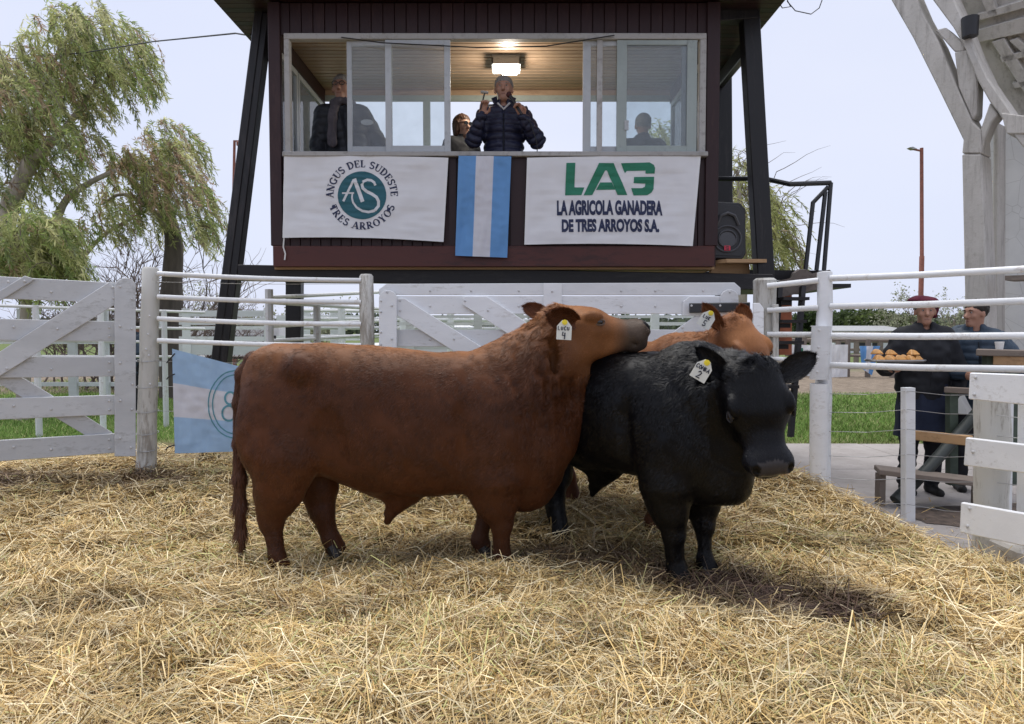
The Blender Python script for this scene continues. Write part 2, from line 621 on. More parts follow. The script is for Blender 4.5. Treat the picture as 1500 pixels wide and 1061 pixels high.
# weathered whitewashed concrete
t = NT('whitewashed_concrete')
v = t.co((1, 1, .45)); big = t.noise(v, 1.6, 6, .65); fine = t.noise(t.co(), 22, 6, .75); streak = t.noise(t.co((4, 4, .35)), 3, 5, .7)
c = t.ramp(big, [(.3, (.42, .40, .365)), (.65, (.58, .555, .52))])
c = t.mix(t.ramp(fine, [(.54, (0, 0, 0)), (.70, (.6, .6, .6))]), c, (.33, .30, .26))
c = t.mix(t.ramp(streak, [(.52, (0, 0, 0)), (.72, (.6, .6, .6))]), c, (.17, .155, .135))
t.set(col=c, rough=.9, spec=.2); t.bump(fine, .5, .01)
M['concrete'] = t.m
t = NT('white_plaster')
v = t.co(); vo = t.n('ShaderNodeTexVoronoi', feature='DISTANCE_TO_EDGE'); vo.inputs['Scale'].default_value = 4.2; t.l(v, vo.inputs['Vector'])
crack = t.ramp(vo.outputs['Distance'], [(.0, (1, 1, 1)), (.014, (0, 0, 0))])
c = t.ramp(t.noise(v, 2.2, 6, .65), [(.3, (.58, .58, .57)), (.7, (.70, .70, .69))])
c = t.mix(t.math('MULTIPLY', crack, .5), c, (.3, .29, .27))
t.set(col=c, rough=.9, spec=.2); t.bump(t.noise(v, 30, 5), .3, .006)
M['plaster'] = t.m

# ground materials
t = NT('pen_ground')
v = t.co(); big = t.noise(v, .35, 5, .6); fine = t.noise(v, 6, 6, .7)
sep = t.n('ShaderNodeSeparateXYZ'); t.l(t.co(), sep.inputs[0])
g = t.ramp(t.noise(v, 9, 6, .75), [(.3, (.040, .075, .014)), (.5, (.085, .150, .028)), (.75, (.150, .210, .050))])
d = t.ramp(fine, [(.3, (.12, .095, .07)), (.7, (.27, .22, .17))])
yb = t.math('ADD', sep.outputs[1], t.math('MULTIPLY', t.math('SUBTRACT', big, .5), 9.0))
grass_to_dirt = t.ramp(t.math('DIVIDE', yb, 60.0), [(.272, (0, 0, 0)), (.290, (1, 1, 1)), (.43, (1, 1, 1)), (.50, (.3, .3, .3))])
near_dirt = t.ramp(t.math('DIVIDE', t.math('ADD', sep.outputs[1], t.math('MULTIPLY', t.math('SUBTRACT', fine, .5), 2.0)), 60.0), [(.150, (1, 1, 1)), (.168, (0, 0, 0))])
c = t.mix(grass_to_dirt, g, d); c = t.mix(near_dirt, c, t.ramp(fine, [(.3, (.10, .075, .05)), (.7, (.24, .19, .12))]))
t.set(col=c, rough=.95, spec=.1); t.bump(fine, .8, .05)
M['ground'] = t.m
t = NT('old_concrete_slab')
v = t.co(); c = t.ramp(t.noise(v, 1.2, 6, .65), [(.3, (.24, .22, .205)), (.7, (.38, .35, .335))])
c = t.mix(t.ramp(t.noise(v, 14, 5, .7), [(.55, (0, 0, 0)), (.75, (.7, .7, .7))]), c, (.19, .17, .15))
t.set(col=c, rough=.85, spec=.25); t.bump(t.noise(v, 30, 5), .25, .006)
M['slab'] = t.m
t = NT('trodden_straw_bed')
v = t.co(); f = t.noise(v, 35, 6, .75); st_ = t.noise(t.co((3, 22, 3)), 6, 5, .7)
c = t.ramp(f, [(.3, (.07, .042, .020)), (.55, (.19, .125, .06)), (.8, (.36, .26, .13))])
t.set(col=c, rough=.95, spec=.1); t.bump(f, 1.0, .03)
M['straw_bed'] = t.m
M['straw'] = tinted('straw_stalks', .65, .3)
t = NT('tree_leaves')
lc = t.attr(); t.set(col=lc, rough=.5, spec=.35)
tl_ = t.n('ShaderNodeBsdfTranslucent'); t.l(lc, tl_.inputs[0])
mx_ = t.n('ShaderNodeMixShader'); mx_.inputs[0].default_value = .55
t.l(t.b.outputs[0], mx_.inputs[1]); t.l(tl_.outputs[0], mx_.inputs[2]); t.l(mx_.outputs[0], t.out.inputs[0])
M['leaf'] = t.m
M['grass_blade'] = tinted('grass_blades', .7, .2)
M['bark_pale'] = plain('pale_bark', (.36, .31, .26), .85, .4, 5, bump=.4, stretch=(1, 1, .3))
M['bark_dark'] = plain('dark_bark', (.10, .080, .070), .9, .4, 8, bump=.5, stretch=(1, 1, .2))
M['twig'] = plain('bare_twigs', (.15, .115, .10), .9, .3)
# ================================================================== GROUND
def smooth(a, b, x):
    t_ = np.clip((x - a) / (b - a), 0, 1)
    return t_ * t_ * (3 - 2 * t_)


EDGE_Y = np.array([1.0, 3.2, 3.8, 4.25, 4.7, 5.3, 5.8, 6.2, 7.0])
EDGE_X = np.array([3.9, 3.75, 3.40, 3.12, 3.02, 2.92, 2.80, 2.62, 2.5])


def straw_h(x, y):
    """Height of the straw bed."""
    x, y = np.asarray(x, np.float32), np.asarray(y, np.float32)
    P = np.stack([x, y, 0 * x], -1).reshape(-1, 3)
    n1 = (vnoise(P, 1.1, 51) - .5).reshape(x.shape); n2 = (vnoise(P, 2.9, 52) - .5).reshape(x.shape); n3 = (vnoise(P, 6.5, 53) - .5).reshape(x.shape)
    z = -.03 + .11 * np.clip(y - 4.35, 0, 2.0) + .06 * n1 + .075 * n2 + .065 * n3
    z = z + .09 * np.exp(-((x - 2.45) ** 2 + (y - 5.9) ** 2) / .10)
    e = np.interp(y, EDGE_Y, EDGE_X) + .12 * n2 * 2
    z = z - smooth(-.42, .12, x - e) * (z + .13)
    return z


b = MB(); b.box((-400, -30, -1.2), (400, 700, -.10))
tag(b.build('ground', M['ground']), kind='structure')
# concrete yard right of the ring, with open joints
for i, (x0, x1, y0, y1) in enumerate([(2.3, 4.55, .5, 5.75), (4.57, 7.2, .5, 5.75), (1.4, 4.55, 5.77, 7.55), (4.57, 7.2, 5.77, 7.55), (1.4, 4.55, 7.57, 9.3), (4.57, 7.2, 7.57, 9.3), (7.22, 10, 5.77, 9.3)]):
    b = MB(); b.box((x0, y0, -.16), (x1, y1, -.080 - .004 * (i % 2)))
    tag(b.build('pavement', M['slab'], bevel=.006), kind='structure')

# bare dirt and trodden straw lying on the slab by the bench
N_ = 40
ctr = (4.35, 5.55)
ring_ = []
for i in range(N_):
    a_ = 2 * math.pi * i / N_
    k_ = 1 + .22 * mnoise.noise(Vector((math.cos(a_) * 1.7, math.sin(a_) * 1.7, 4))) + .10 * mnoise.noise(Vector((math.cos(a_) * 6, math.sin(a_) * 6, 9)))
    ring_.append((ctr[0] + 1.25 * k_ * math.cos(a_), ctr[1] + .50 * k_ * math.sin(a_)))
b = MB(); b.add([(ctr[0], ctr[1], -.060)] + [(x_, y_, -.0745) for x_, y_ in ring_], [(0, 1 + i, 1 + (i + 1) % N_) for i in range(N_)])
tag(b.build('dirt', plain('bare_dirt', (.085, .062, .048), .95, .5, 16, bump=.8)), kind='structure')

# straw bed: rolling sheet
xs = np.linspace(-6.2, 4.0, 240); ys = np.linspace(1.2, 7.4, 170)
GX, GY = np.meshgrid(xs, ys, indexing='ij')
GZ = straw_h(GX, GY) - .02
back = smooth(6.6, 7.3, GY); GZ = GZ * (1 - back) + (-.12) * back
V = np.stack([GX, GY, GZ], -1).reshape(-1, 3)
I, J = np.meshgrid(np.arange(len(xs) - 1), np.arange(len(ys) - 1), indexing='ij')
o = (I * len(ys) + J).ravel(); F = np.stack([o, o + len(ys), o + len(ys) + 1, o + 1], 1)
tag(link_mesh('straw_ground', np_mesh('straw_ground', V, F, True), M['straw_bed']), kind='structure')

# loose straw
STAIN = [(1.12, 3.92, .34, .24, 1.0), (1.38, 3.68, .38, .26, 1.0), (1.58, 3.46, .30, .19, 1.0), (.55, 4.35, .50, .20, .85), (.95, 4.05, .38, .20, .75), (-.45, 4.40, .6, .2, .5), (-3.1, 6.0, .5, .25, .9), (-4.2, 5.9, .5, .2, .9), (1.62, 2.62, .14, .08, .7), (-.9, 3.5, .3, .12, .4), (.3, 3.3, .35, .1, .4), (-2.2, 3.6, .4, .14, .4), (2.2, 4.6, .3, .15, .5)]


def straw_layer(n, seed, ymin=1.9, ymax=7.2):
    rng = np.random.default_rng(seed)
    # closer straw is drawn denser
    inv = rng.uniform(1 / ymax ** 1.0, 1 / ymin ** 1.0, int(n * 2.5)); y = 1 / inv
    x = rng.uniform(-1, 1, len(y)) * (.80 * y + .25)
    e = np.interp(y, EDGE_Y, EDGE_X)
    keep = ((x < e - .02 + rng.normal(0, .07, len(y))) | ((rng.uniform(0, 1, len(y)) < .025) & (x < e + rng.exponential(.5, len(y))))) & (x > -6)
    Pk = np.stack([x, y, 0 * x], 1)
    keep &= rng.uniform(0, 1, len(y)) < np.clip(.30 + 1.9 * (.55 * vnoise(Pk, 6.0, 66) + .45 * vnoise(Pk, 13.0, 67) - .28), .12, 1)
    x, y = x[keep][:n], y[keep][:n]
    n = len(x)
    P = np.stack([x, y, 0 * x], 1)
    z = straw_h(x, y)
    cl = vnoise(P, 4.2, 61); ori = vnoise(P, 3.4, 62) * 9 + rng.normal(0, .55, n) + (rng.uniform(0, 1, n) < .25) * rng.uniform(0, 3, n)
    L = np.clip(rng.lognormal(-2.2, .62, n), .025, .40) * (1.05 - .1 * (y > 5))
    fluff = rng.beta(1.1, 2.4, n) * (.025 + .10 * cl ** 2)
    pit = rng.normal(.05, .20, n) + (rng.uniform(0, 1, n) < .05) * rng.uniform(.2, .9, n)
    d = np.stack([np.cos(ori) * np.cos(pit), np.sin(ori) * np.cos(pit), np.sin(pit)], 1)
    side = np.stack([-np.sin(ori), np.cos(ori), rng.normal(0, .5, n)], 1); side /= np.linalg.norm(side, axis=1, keepdims=True)
    up = np.cross(d, side)
    w = rng.uniform(.0008, .0021, n) * (1 + .12 * y)
    z = np.where(x > np.interp(y, EDGE_Y, EDGE_X) + .18, -.078, z)
    fluff = np.where(z == -.078, .004, fluff); pit_ = None
    c = np.stack([x, y, z + fluff], 1)
    bend = rng.normal(0, 1, n) * np.where(rng.uniform(0, 1, n) < .3, .22, .07) * L
    p0 = c - d * (L / 2)[:, None]; p2 = c + d * (L / 2)[:, None]; p1 = c + up * bend[:, None] + side * (rng.normal(0, .06, n) * L)[:, None]
    p0[:, 2] = np.maximum(p0[:, 2], z - .03); p2[:, 2] = np.maximum(p2[:, 2], z - .03)
    S = side * w[:, None]
    V = np.stack([p0 - S, p0 + S, p1 - S, p1 + S, p2 - S * .8, p2 + S * .8], 1).reshape(-1, 3)
    o = np.arange(n)[:, None] * 6
    F = np.concatenate([o + np.array([0, 1, 3, 2]), o + np.array([2, 3, 5, 4])], 1).reshape(-1, 4)
    pal = np.array([(.74, .57, .30), (.64, .465, .20), (.49, .33, .125), (.70, .575, .34), (.50, .47, .19), (.28, .17, .08), (.82, .71, .47)], np.float32)
    g = vnoise(P, 1.7, 63); br = vnoise(P, 2.3, 64)
    wts = np.stack([np.full(n, .24), np.full(n, .22), .10 + .25 * br, np.full(n, .16), .04 + .60 * np.clip(g - .5, 0, 1), .05 + .30 * np.clip(br - .55, 0, 1), np.full(n, .14)], 1)
    wts = np.cumsum(wts / wts.sum(1, keepdims=True), 1)
    k = (rng.uniform(0, 1, n)[:, None] > wts).sum(1).clip(0, 6)
    C = pal[k] * rng.uniform(.60, 1.2, (n, 1)) * (.64 + .68 * (.6 * vnoise(P, 2.4, 68) + .4 * vnoise(P, 6.1, 69))[:, None])
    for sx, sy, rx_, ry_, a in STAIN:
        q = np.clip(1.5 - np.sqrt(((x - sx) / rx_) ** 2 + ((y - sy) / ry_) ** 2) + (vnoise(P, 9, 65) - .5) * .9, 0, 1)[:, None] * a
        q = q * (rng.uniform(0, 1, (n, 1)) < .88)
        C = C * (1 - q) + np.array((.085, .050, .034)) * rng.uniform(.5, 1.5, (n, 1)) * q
    me = np_mesh('loose_straw', V, F)
    vert_color(me, np.repeat(C, 6, 0))
    return me


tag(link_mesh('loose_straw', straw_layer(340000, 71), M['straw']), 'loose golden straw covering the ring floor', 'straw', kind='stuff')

# tufts of straw standing round the foot of the posts and hooves, grass blades beyond the fences
def blades(name, n, boxes, h, cols, mat, seed, zf):
    rng = np.random.default_rng(seed)
    P = []
    for (x0, x1, y0, y1, share) in boxes:
        m = int(n * share)
        yy = 1 / rng.uniform(1 / y1, 1 / y0, m) if y0 > 5 else rng.uniform(y0, y1, m)
        P.append(np.stack([rng.uniform(x0, x1, m), yy], 1))
    P = np.concatenate(P); n = len(P)
    z = zf(P[:, 0], P[:, 1])
    a = rng.uniform(0, 2 * math.pi, n); H = h * rng.uniform(.5, 1.5, n); w = .004 * np.maximum(1, P[:, 1] / 8)
    base = np.stack([P[:, 0], P[:, 1], z], 1)
    s = np.stack([np.cos(a), np.sin(a), 0 * a], 1) * w[:, None]
    tipp = base + np.stack([rng.normal(0, .45, n) * H, rng.normal(0, .45, n) * H, H], 1)
    V = np.stack([base - s, base + s, tipp], 1).reshape(-1, 3)
    C = np.array(cols, np.float32)[rng.integers(0, len(cols), n)] * rng.uniform(.6, 1.3, (n, 1))
    patch = vnoise(np.stack([P[:, 0], P[:, 1], 0 * a], 1), .7, 5)[:, None]
    C = C * (.65 + .7 * patch)
    me = np_mesh(name, V, np.arange(3 * n).reshape(-1, 3)); vert_color(me, np.repeat(C, 3, 0))
    return tag(link_mesh(name, me, mat), kind='stuff')


blades('grass', 90000, [(1.5, 13, 9.3, 17.0, .62), (-14, -3.5, 9.5, 22, .38)], .055, [(.19, .31, .07), (.26, .37, .10), (.14, .23, .05), (.40, .40, .18)], M['grass_blade'], 81, lambda x, y: 0 * x - .10)['label'] = 'short green grass beyond the ring fences'
# ================================================================== FENCES
def ray(px_, py_):
    return (at(px_, py_, 1.0) - Vector((0, 0, CAM_H)))


class Plane:
    """Vertical plane through two photo pixels at given depths; pixels map onto it."""
    def __init__(self, x0, d0, x1, d1):
        a, b = at(x0, 485, d0), at(x1, 485, d1)
        t_ = Vector((b.x - a.x, b.y - a.y, 0)).normalized()
        self.p, self.n = a, Vector((t_.y, -t_.x, 0))
        if self.n.y > 0: self.n = -self.n               # faces the camera side

    def __call__(self, px_, py_, off=0.0):
        o = Vector((0, 0, CAM_H)); r = ray(px_, py_)
        k = ((self.p + self.n * off) - o).dot(self.n) / r.dot(self.n)
        return o + r * k


def board(name, poly, plane, off, thick, mat, parent, bevel=.004):
    b = MB()
    b.prism([plane(x, y, off) for x, y in poly], -plane.n * thick)
    return b.build(name, mat, parent, bevel=bevel)


BOLT_ME = None


def bolts(parent, plane, off, pts, r=.011):
    """Round bolt heads on a board; all share one small mesh."""
    global BOLT_ME
    if BOLT_ME is None:
        b = MB(); b.sphere((0, 0, 0), .011, 8, 5, (1, .6, 1))
        BOLT_ME = b.build('bolt', M['bolt'], None, True); COL.objects.unlink(BOLT_ME)
    base = base_of(parent)
    for x, y in pts:
        o = BOLT_ME.copy(); COL.objects.link(o)
        o.parent = parent
        o.location = plane(x, y, off + .003) - base
        o.rotation_euler = (0, 0, math.atan2(-plane.n.x, plane.n.y) + math.pi)


def lerp(a, b, t_): return a + (b - a) * t_


def worn_post(name, a, b, r0, r1, mat, parent=None, n=14, seg=7, seed=1, dome=.02):
    rr = random.Random(seed)
    pts, rs = [], []
    for i in range(seg + 1):
        q = i / seg
        pts.append(Vector(a).lerp(Vector(b), q) + Vector((rr.uniform(-.006, .006), rr.uniform(-.006, .006), 0)))
        rs.append((r0 + (r1 - r0) * q) * rr.uniform(.95, 1.05))
    top = pts[-1] + (pts[-1] - pts[-2]).normalized() * dome
    pts.append(top); rs.append(rs[-1] * .75)
    mb = MB(); mb.tube(pts, rs, n)
    return mb.build(name, mat, parent, True)


# --- left gate of grey boards
GL = Plane(0, 5.72, 183, 6.2)
gate = empty('board_gate', (GL(90, 670).x, GL(90, 670).y, straw_h([-3.7], [6.0])[0]), 'grey white board gate with diagonal braces at the left edge', 'gate')
T_ = lambda x: 405 + .0545 * x
B_ = lambda x: 676 - .073 * x
for f0, f1 in ((0, .12), (.229, .345), (.435, .550), (.66, .775), (.886, 1)):
    ys = lambda x, f: lerp(T_(x), B_(x), f)
    bd = board('gate_board', [(-160, ys(-160, f1)), (178, ys(178, f1)), (178, ys(178, f0)), (-160, ys(-160, f0))], GL, 0, .028, M['grey_paint'], gate)
    fm = (f0 + f1) / 2
    bolts(bd, GL, 0, [(x, ys(x, fm) + dy) for x, dy in ((160, -6), (160, 7), (75, 3), (20, -4))])
bd = board('diagonal_brace', [(-150, 608), (-150, 645), (0, 551), (174, 443), (174, 428), (160, 413), (0, 515)], GL, .030, .028, M['grey_paint'], gate)
bolts(bd, GL, .030, [(84, 482), (165, 421), (166, 437), (10, 540)])
bd = board('diagonal_brace', [(-60, 478), (0, 441), (52, 409), (36, 404), (-60, 462)], GL, .030, .026, M['grey_paint'], gate)
bolts(bd, GL, .030, [(12, 413), (36, 412)])
board('diagonal_brace', [(-30, 545), (165, 662), (165, 634), (38, 556), (0, 540)], GL, -.030, .028, M['grey_paint'], gate)
st_poly = [(168, 669), (199, 669)] + [(199 - 0.2 * 0, 420)] + [(184 + 15.5 * math.cos(a), 420 - 13 * math.sin(a)) for a in np.linspace(0.3, math.pi - .3, 6)] + [(168, 420)]
bd = board('gate_stile', st_poly, GL, .062, .030, M['grey_paint'], gate)
bolts(bd, GL, .062, [(176, 420), (193, 438), (176, 478), (193, 482), (176, 532), (194, 563), (176, 587), (193, 600), (176, 642), (192, 656)])

# --- left pipe fence: post, post, four pipes, wires
pf = empty('pipe_fence', at(216, 684, 6.3), 'white pipe fence between two wooden posts, left of the white gate', 'fence')
pa = worn_post('fence_post', at(214, 700, 6.3), at(221, 395, 6.3), .090, .069, M['post_paint'], pf, seed=3)
pb = worn_post('fence_post', at(541, 720, 6.5), at(537, 405, 6.5), .072, .066, M['post_paint'], pf, seed=5)
for y0, y1 in ((401, 411), (435, 443), (467, 475), (499, 506)):
    mb = MB()
    pts = [at(231, y0, 6.25).lerp(at(529, y1, 6.46), q) + Vector((0, 0, -.012 * math.sin(math.pi * q))) for q in np.linspace(0, 1, 7)]
    mb.tube(pts, .0225, 10); r_ = mb.build('pipe_rail', M['pipe_paint'], pf, True)
for y0, y1 in ((413, 416), (529, 533), (566, 570), (602, 607)):
    mb = MB(); mb.tube([at(228, y0, 6.27), at(380, (y0 + y1) / 2 + 2, 6.38), at(533, y1, 6.47)], .0022, 5); mb.build('wire', M['wire'], pf)
for k, y in enumerate((528, 566, 602, 634, 658)):
    mb = MB(); mb.tube([at(216, y, 6.3) + Vector((.093 * math.cos(a), .093 * math.sin(a), .01 * math.sin(a))) for a in np.linspace(0, 2 * math.pi, 13)], .003, 5)
    mb.build('wire_tie', M['wire'], pa)
PP = Plane(200, 6.21, 240, 6.21)
bolts(pa, PP, 0, [(219, 463), (214, 512), (218, 521), (220, 563), (217, 490)])

# --- white main gate behind the bulls
GM = Plane(555, 6.5, 1085, 6.5)
mg = empty('board_gate', (GM(820, 690).x, 6.5, straw_h([.4], [6.5])[0]), 'wide white board gate closing the ring behind the bulls', 'gate')
for y0, y1, xl, xr in ((416, 432.6, 562, 1084), (433.6, 460, 580, 1070), (483, 508, 580, 1066), (540, 565, 580, 1066), (598, 623, 580, 1066), (655, 680, 580, 1066)):
    if y0 == 416:
        poly = [(555, 432), (555, 424), (566, 416), (1076, 414), (1085, 422), (1085, 432.6)]
    else:
        poly = [(xl, y1), (xr, y1), (xr, y0), (xl, y0)]
    bd = board('gate_board', poly, GM, 0, .030, M['white_paint'], mg)
    bolts(bd, GM, 0, [(x, (y0 + y1) / 2 + 2) for x in (630, 690, 760, 910, 960, 1030)])
for poly, bl in (([(581, 462), (720, 550), (772, 550), (592, 437), (581, 437)], [(586, 440), (586, 455), (665, 497), (720, 535)]),
                 ([(678, 447), (815, 535), (868, 535), (713, 434.5), (681, 434.5), (678, 437)], [(681, 441), (715, 455), (800, 515)]),
                 ([(940, 520), (985, 520), (1060, 468), (1060, 458), (1020, 462)], [(1000, 480)])):
    bd = board('diagonal_brace', poly, GM, .030, .028, M['white_paint'], mg); bolts(bd, GM, .030, bl)
bd = board('gate_stile', [(555, 690), (581, 690), (581, 436)] + [(568 + 12.6 * math.cos(a), 436 - 11 * math.sin(a)) for a in np.linspace(.3, math.pi - .3, 6)] + [(555, 436)], GM, .062, .03, M['white_paint'], mg)
bolts(bd, GM, .062, [(567, 428), (558, 441), (574, 448), (558, 457), (558, 487), (574, 497), (558, 505), (574, 540)])
bd = board('gate_stile', [(796, 690), (823, 690), (823, 415), (796, 415)], GM, .033, .03, M['white_paint'], mg)
bolts(bd, GM, .033, [(809, 427), (808, 450), (815, 470)])
bd = board('gate_stile', [(1056, 690), (1082, 690), (1082, 436)] + [(1069 + 13 * math.cos(a), 436 - 12 * math.sin(a)) for a in np.linspace(.3, math.pi - .3, 6)] + [(1056, 436)], GM, .062, .03, M['white_paint'], mg)
bolts(bd, GM, .062, [(1069, 428), (1075, 470)])
bd = board('latch_plate', [(1000, 463), (1056, 463), (1056, 434.5), (1010, 434.5), (1001, 442)], GM, .032, .026, M['white_paint'], mg)
mb = MB(); mb.bar(GM(1010, 451.5, .080), GM(1098, 450, .080), .03, .088, bevel=.008)
lb = mb.build('latch_bar', M['black_metal'], mg); bolts(lb, GM, .098, [(1013, 448), (1055, 448)])

# --- right corner post, pipes, right post
cp = empty('pipe_fence', at(1118, 706, 6.2), 'short white pipe fence from the speckled corner post to the sleeved post', 'fence')
worn_post('fence_post', at(1116, 715, 6.22), at(1121, 411, 6.22), .100, .095, M['post_paint'], cp, seed=8)
mb = MB()
PA = Plane(1100, 6.08, 1140, 6.08)
mb.prism([PA(x, y) for x, y in ((1101, 712), (1119, 712), (1119, 452), (1113, 444), (1104, 444))], (0, .03, 0))
mb.build('nailed_board', M['white_paint'], cp, bevel=.004)
mb = MB(); mb.prism([PA(x, y) for x, y in ((1133, 690), (1141, 690), (1141, 446), (1133, 446))], (0, .05, 0)); mb.build('nailed_board', M['post_paint'], cp, bevel=.004)
for y0, y1 in ((419, 411), (455, 451), (490, 490.5), (526, 530)):
    mb = MB(); mb.tube([at(1124, y0, 6.12), at(1199, y1, 5.92)], .0245, 10); mb.build('pipe_rail', M['pipe_paint'], cp, True)
rf = empty('pipe_fence', at(1204, 706, 5.9), 'white pipe fence running right from the sleeved post past the two men', 'fence')
worn_post('fence_post', at(1204, 720, 5.93), at(1209, 399, 5.93), .066, .062, M['white_paint'], rf, seed=11, dome=.005)
mb = MB(); mb.tube([at(1199, 720, 5.83), at(1200, 562, 5.83)], .072, 14); mb.build('post_foot', M['white_paint'], rf, True)
mb = MB(); mb.tube([at(1200, 556, 5.83), at(1203, 478, 5.83)], .074, 14); sl = mb.build('post_sleeve', M['white_paint'], rf, True)
PS = Plane(1180, 5.752, 1220, 5.752)
bolts(sl, PS, 0, [(1200, 484), (1199, 509), (1198, 524), (1197, 545)])
for ya, yb in ((408, 394.5), (449, 441), (492, 492), (535, 541)):
    A, Bq = at(1216, ya, 5.88), at(1500, yb, 5.1)
    mb = MB(); mb.tube([A, A.lerp(Bq, .5) + Vector((0, 0, -.006)), Bq, A.lerp(Bq, 1.45)], .0262, 12); mb.build('pipe_rail', M['pipe_paint'], rf, True)

# --- wire fence with a thin square stake
wf = empty('wire_fence', at(1330, 762, 5.5), 'wire strands on a thin square white stake beside the concrete yard', 'fence')
mb = MB(); mb.bar(at(1330, 775, 5.5), at(1330, 568, 5.5), .078, .078, up=(0, 1, 0), bevel=.006); mb.build('stake', M['white_paint'], wf)
for y0, y1, y2 in ((577, 573, 579), (604, 600, 607), (632, 629, 637), (668, 666, 668), (700, 701, 706), (728, 739, 752)):
    mb = MB(); mb.tube([at(1213, y0, 5.88), at(1270, (y0 + y1) / 2 + 3, 5.7), at(1330, y1, 5.455), at(1385, (y1 + y2) / 2 + 3, 5.0), at(1448, y2, 4.6), at(1520, y2 + 8, 4.3)], .0024, 5)
    mb.build('wire', M['wire'], wf)

# --- board panel at the right edge
GR = Plane(1418, 4.5, 1500, 4.2)
bp = empty('board_fence', at(1455, 830, 4.6), 'chipped white board fence with three boards at the right edge', 'fence')
worn_post('fence_post', at(1450, 850, 4.64), at(1455, 560, 4.64), .105, .100, M['post_paint'], bp, seed=17)
for poly, bl in (([(1418, 585), (1600, 604), (1600, 552.5), (1420, 546)], [(1429, 553), (1427, 578)]), ([(1411, 682), (1600, 706), (1600, 663), (1414, 641)], [(1425, 662)]),
                 ([(1405, 780), (1600, 822), (1600, 770), (1407, 736)], [(1420, 745), (1417, 771)])):
    bd = board('fence_board', poly, GR, .02, .035, M['white_paint'], bp, .006); bolts(bd, GR, .02, bl)
mb = MB(); mb.bar(at(1473, 760, 4.72), at(1476, 580, 4.72), .055, .04, up=(0, 1, 0)); mb.build('stake', M['white_paint'], bp)
mb = MB(); mb.bar(at(1512, 845, 4.35), at(1516, 560, 4.35), .12, .12, up=(0, 1, 0)); mb.build('fence_post', M['white_paint'], bp)
mb = MB(); mb.box((3.10, 4.28, -.14), (3.9, 4.60, .06)); mb.build('concrete_footing', M['concrete'], bp, bevel=.02)

# ================================================================== TOWER
DF = 6.9
XL, XR = at(402, 386, DF).x, 1.945
ZB, ZS, ZW, ZT = at(700, 391, DF).z, at(700, 224, DF).z, at(700, 52, DF).z, at(700, 3, DF).z
DB = 8.75
TW = empty('judging_tower', (-.2, 7.8, -.1), 'dark wooden announcer tower raised on legs behind the white gate', 'tower')
FR = Plane(402, DF, 1040, DF)
rr = random.Random(4)


def planks_front(name, x0, x1, z0, z1, w, mat, y, th=.02):
    n = max(1, round((x1 - x0) / w)); w = (x1 - x0) / n
    me = None
    for i in range(n):
        xa = x0 + i * w
        if me is None:
            mb = MB(); mb.box((-w / 2 + .003, 0, z0), (w / 2 - .003, th, z1)); o = mb.build(name, mat, None, bevel=.003); me = o
        else:
            o = me.copy(); COL.objects.link(o)
        o.parent = TW
        o.location = Vector((xa + w / 2, y + rr.uniform(0, .004), 0)) - TW.location


# boards between the sill and the bottom, header boards above the windows
planks_front('siding_board', XL + .05, XR - .05, ZB + .20, ZS - .03, .098, M['dark_wood'], DF + .02)
planks_front('header_board', XL + .06, XR - .06, ZW + .012, ZT, .11, M['dark_wood'], DF + .02)
for (x0, x1, z0, z1, m, nm, y0) in ((XL - .01, XR + .01, ZB, ZB + .20, 'red_wood', 'base_board', DF - .012), (XL - .03, XL + .085, ZB + .202, ZT, 'dark_wood', 'corner_post', DF - .008), (XR - .085, XR + .04, ZB + .202, ZT, 'dark_wood', 'corner_post', DF - .008)):
    mb = MB(); mb.box((x0, y0, z0), (x1, DF + .06, z1)); mb.build(nm, M[m], TW, bevel=.005)
for z0, z1 in ((ZB + .20, ZS - .03), (ZW + .012, ZT)):
    mb = MB(); mb.box((XL + .05, DF + .048, z0), (XR - .05, DF + .058, z1)); mb.build('wall_backing', M['dark_wood'], TW)
# dark uprights seen between the banners
for xa, xb in ((658, 668), (748, 771)):
    mb = MB(); mb.box((at(xa, 300, DF).x, DF - .004, ZB + .202), (at(xb, 300, DF).x, DF + .018, ZS - .03)); mb.build('siding_batten', M['dark_wood'], TW)
# side and back walls below the windows, side headers
for (lo, hi, nm) in (((XL - .03, DF + .062, ZB), (XL + .03, DB, ZS - .02), 'side_wall'), ((XR - .03, DF + .062, ZB), (XR + .04, DB, ZS - .02), 'side_wall'), ((XL - .03, DB + .002, ZB), (XR + .04, DB + .06, ZS - .02), 'back_wall'),
                     ((XL - .03, DF + .062, ZW - .06), (XL + .03, DB, ZT), 'side_header'), ((XR - .03, DF + .062, ZW - .06), (XR + .04, DB, ZT), 'side_header')):
    mb = MB(); mb.box(lo, hi); mb.build(nm, M['dark_wood'], TW)
zb0 = at(700, 147, DB).z
mb = MB(); mb.box((XL - .03, DB + .002, zb0), (XR + .04, DB + .06, ZT)); mb.build('back_header', M['ceil_wood'], TW)
mb = MB(); mb.box((XL + .03, DB - .012, zb0 - .012), (XR - .03, DB + .0, zb0 + .055)); mb.build('back_window_rail', M['sash_green'], TW)
for x0, w in ((620, 10), (985, 19), (494, 8)):
    xa = at(x0, 200, DB).x; mb = MB(); mb.box((xa, DB - .01, ZS - .018), (xa + w * DB / FPX, DB + .05, zb0 - .013)); mb.build('back_window_mullion', M['sash_green'] if w < 15 else M['frame_paint'], TW)
for x0, x1 in ((495, 619), (631, 984)):
    mb = MB(); mb.box((at(x0, 200, DB).x + .09, DB + .02, ZS - .018), (at(x1, 200, DB).x, DB + .024, zb0 - .013))
    if x0 > 800: mb.build('back_pane', M['glass'], TW)
mb = MB(); mb.box((XL - .02, DF + .06, ZB - .02), (XR + .03, DB, ZB + .02)); mb.build('floor_deck', M['raw_wood'], TW)
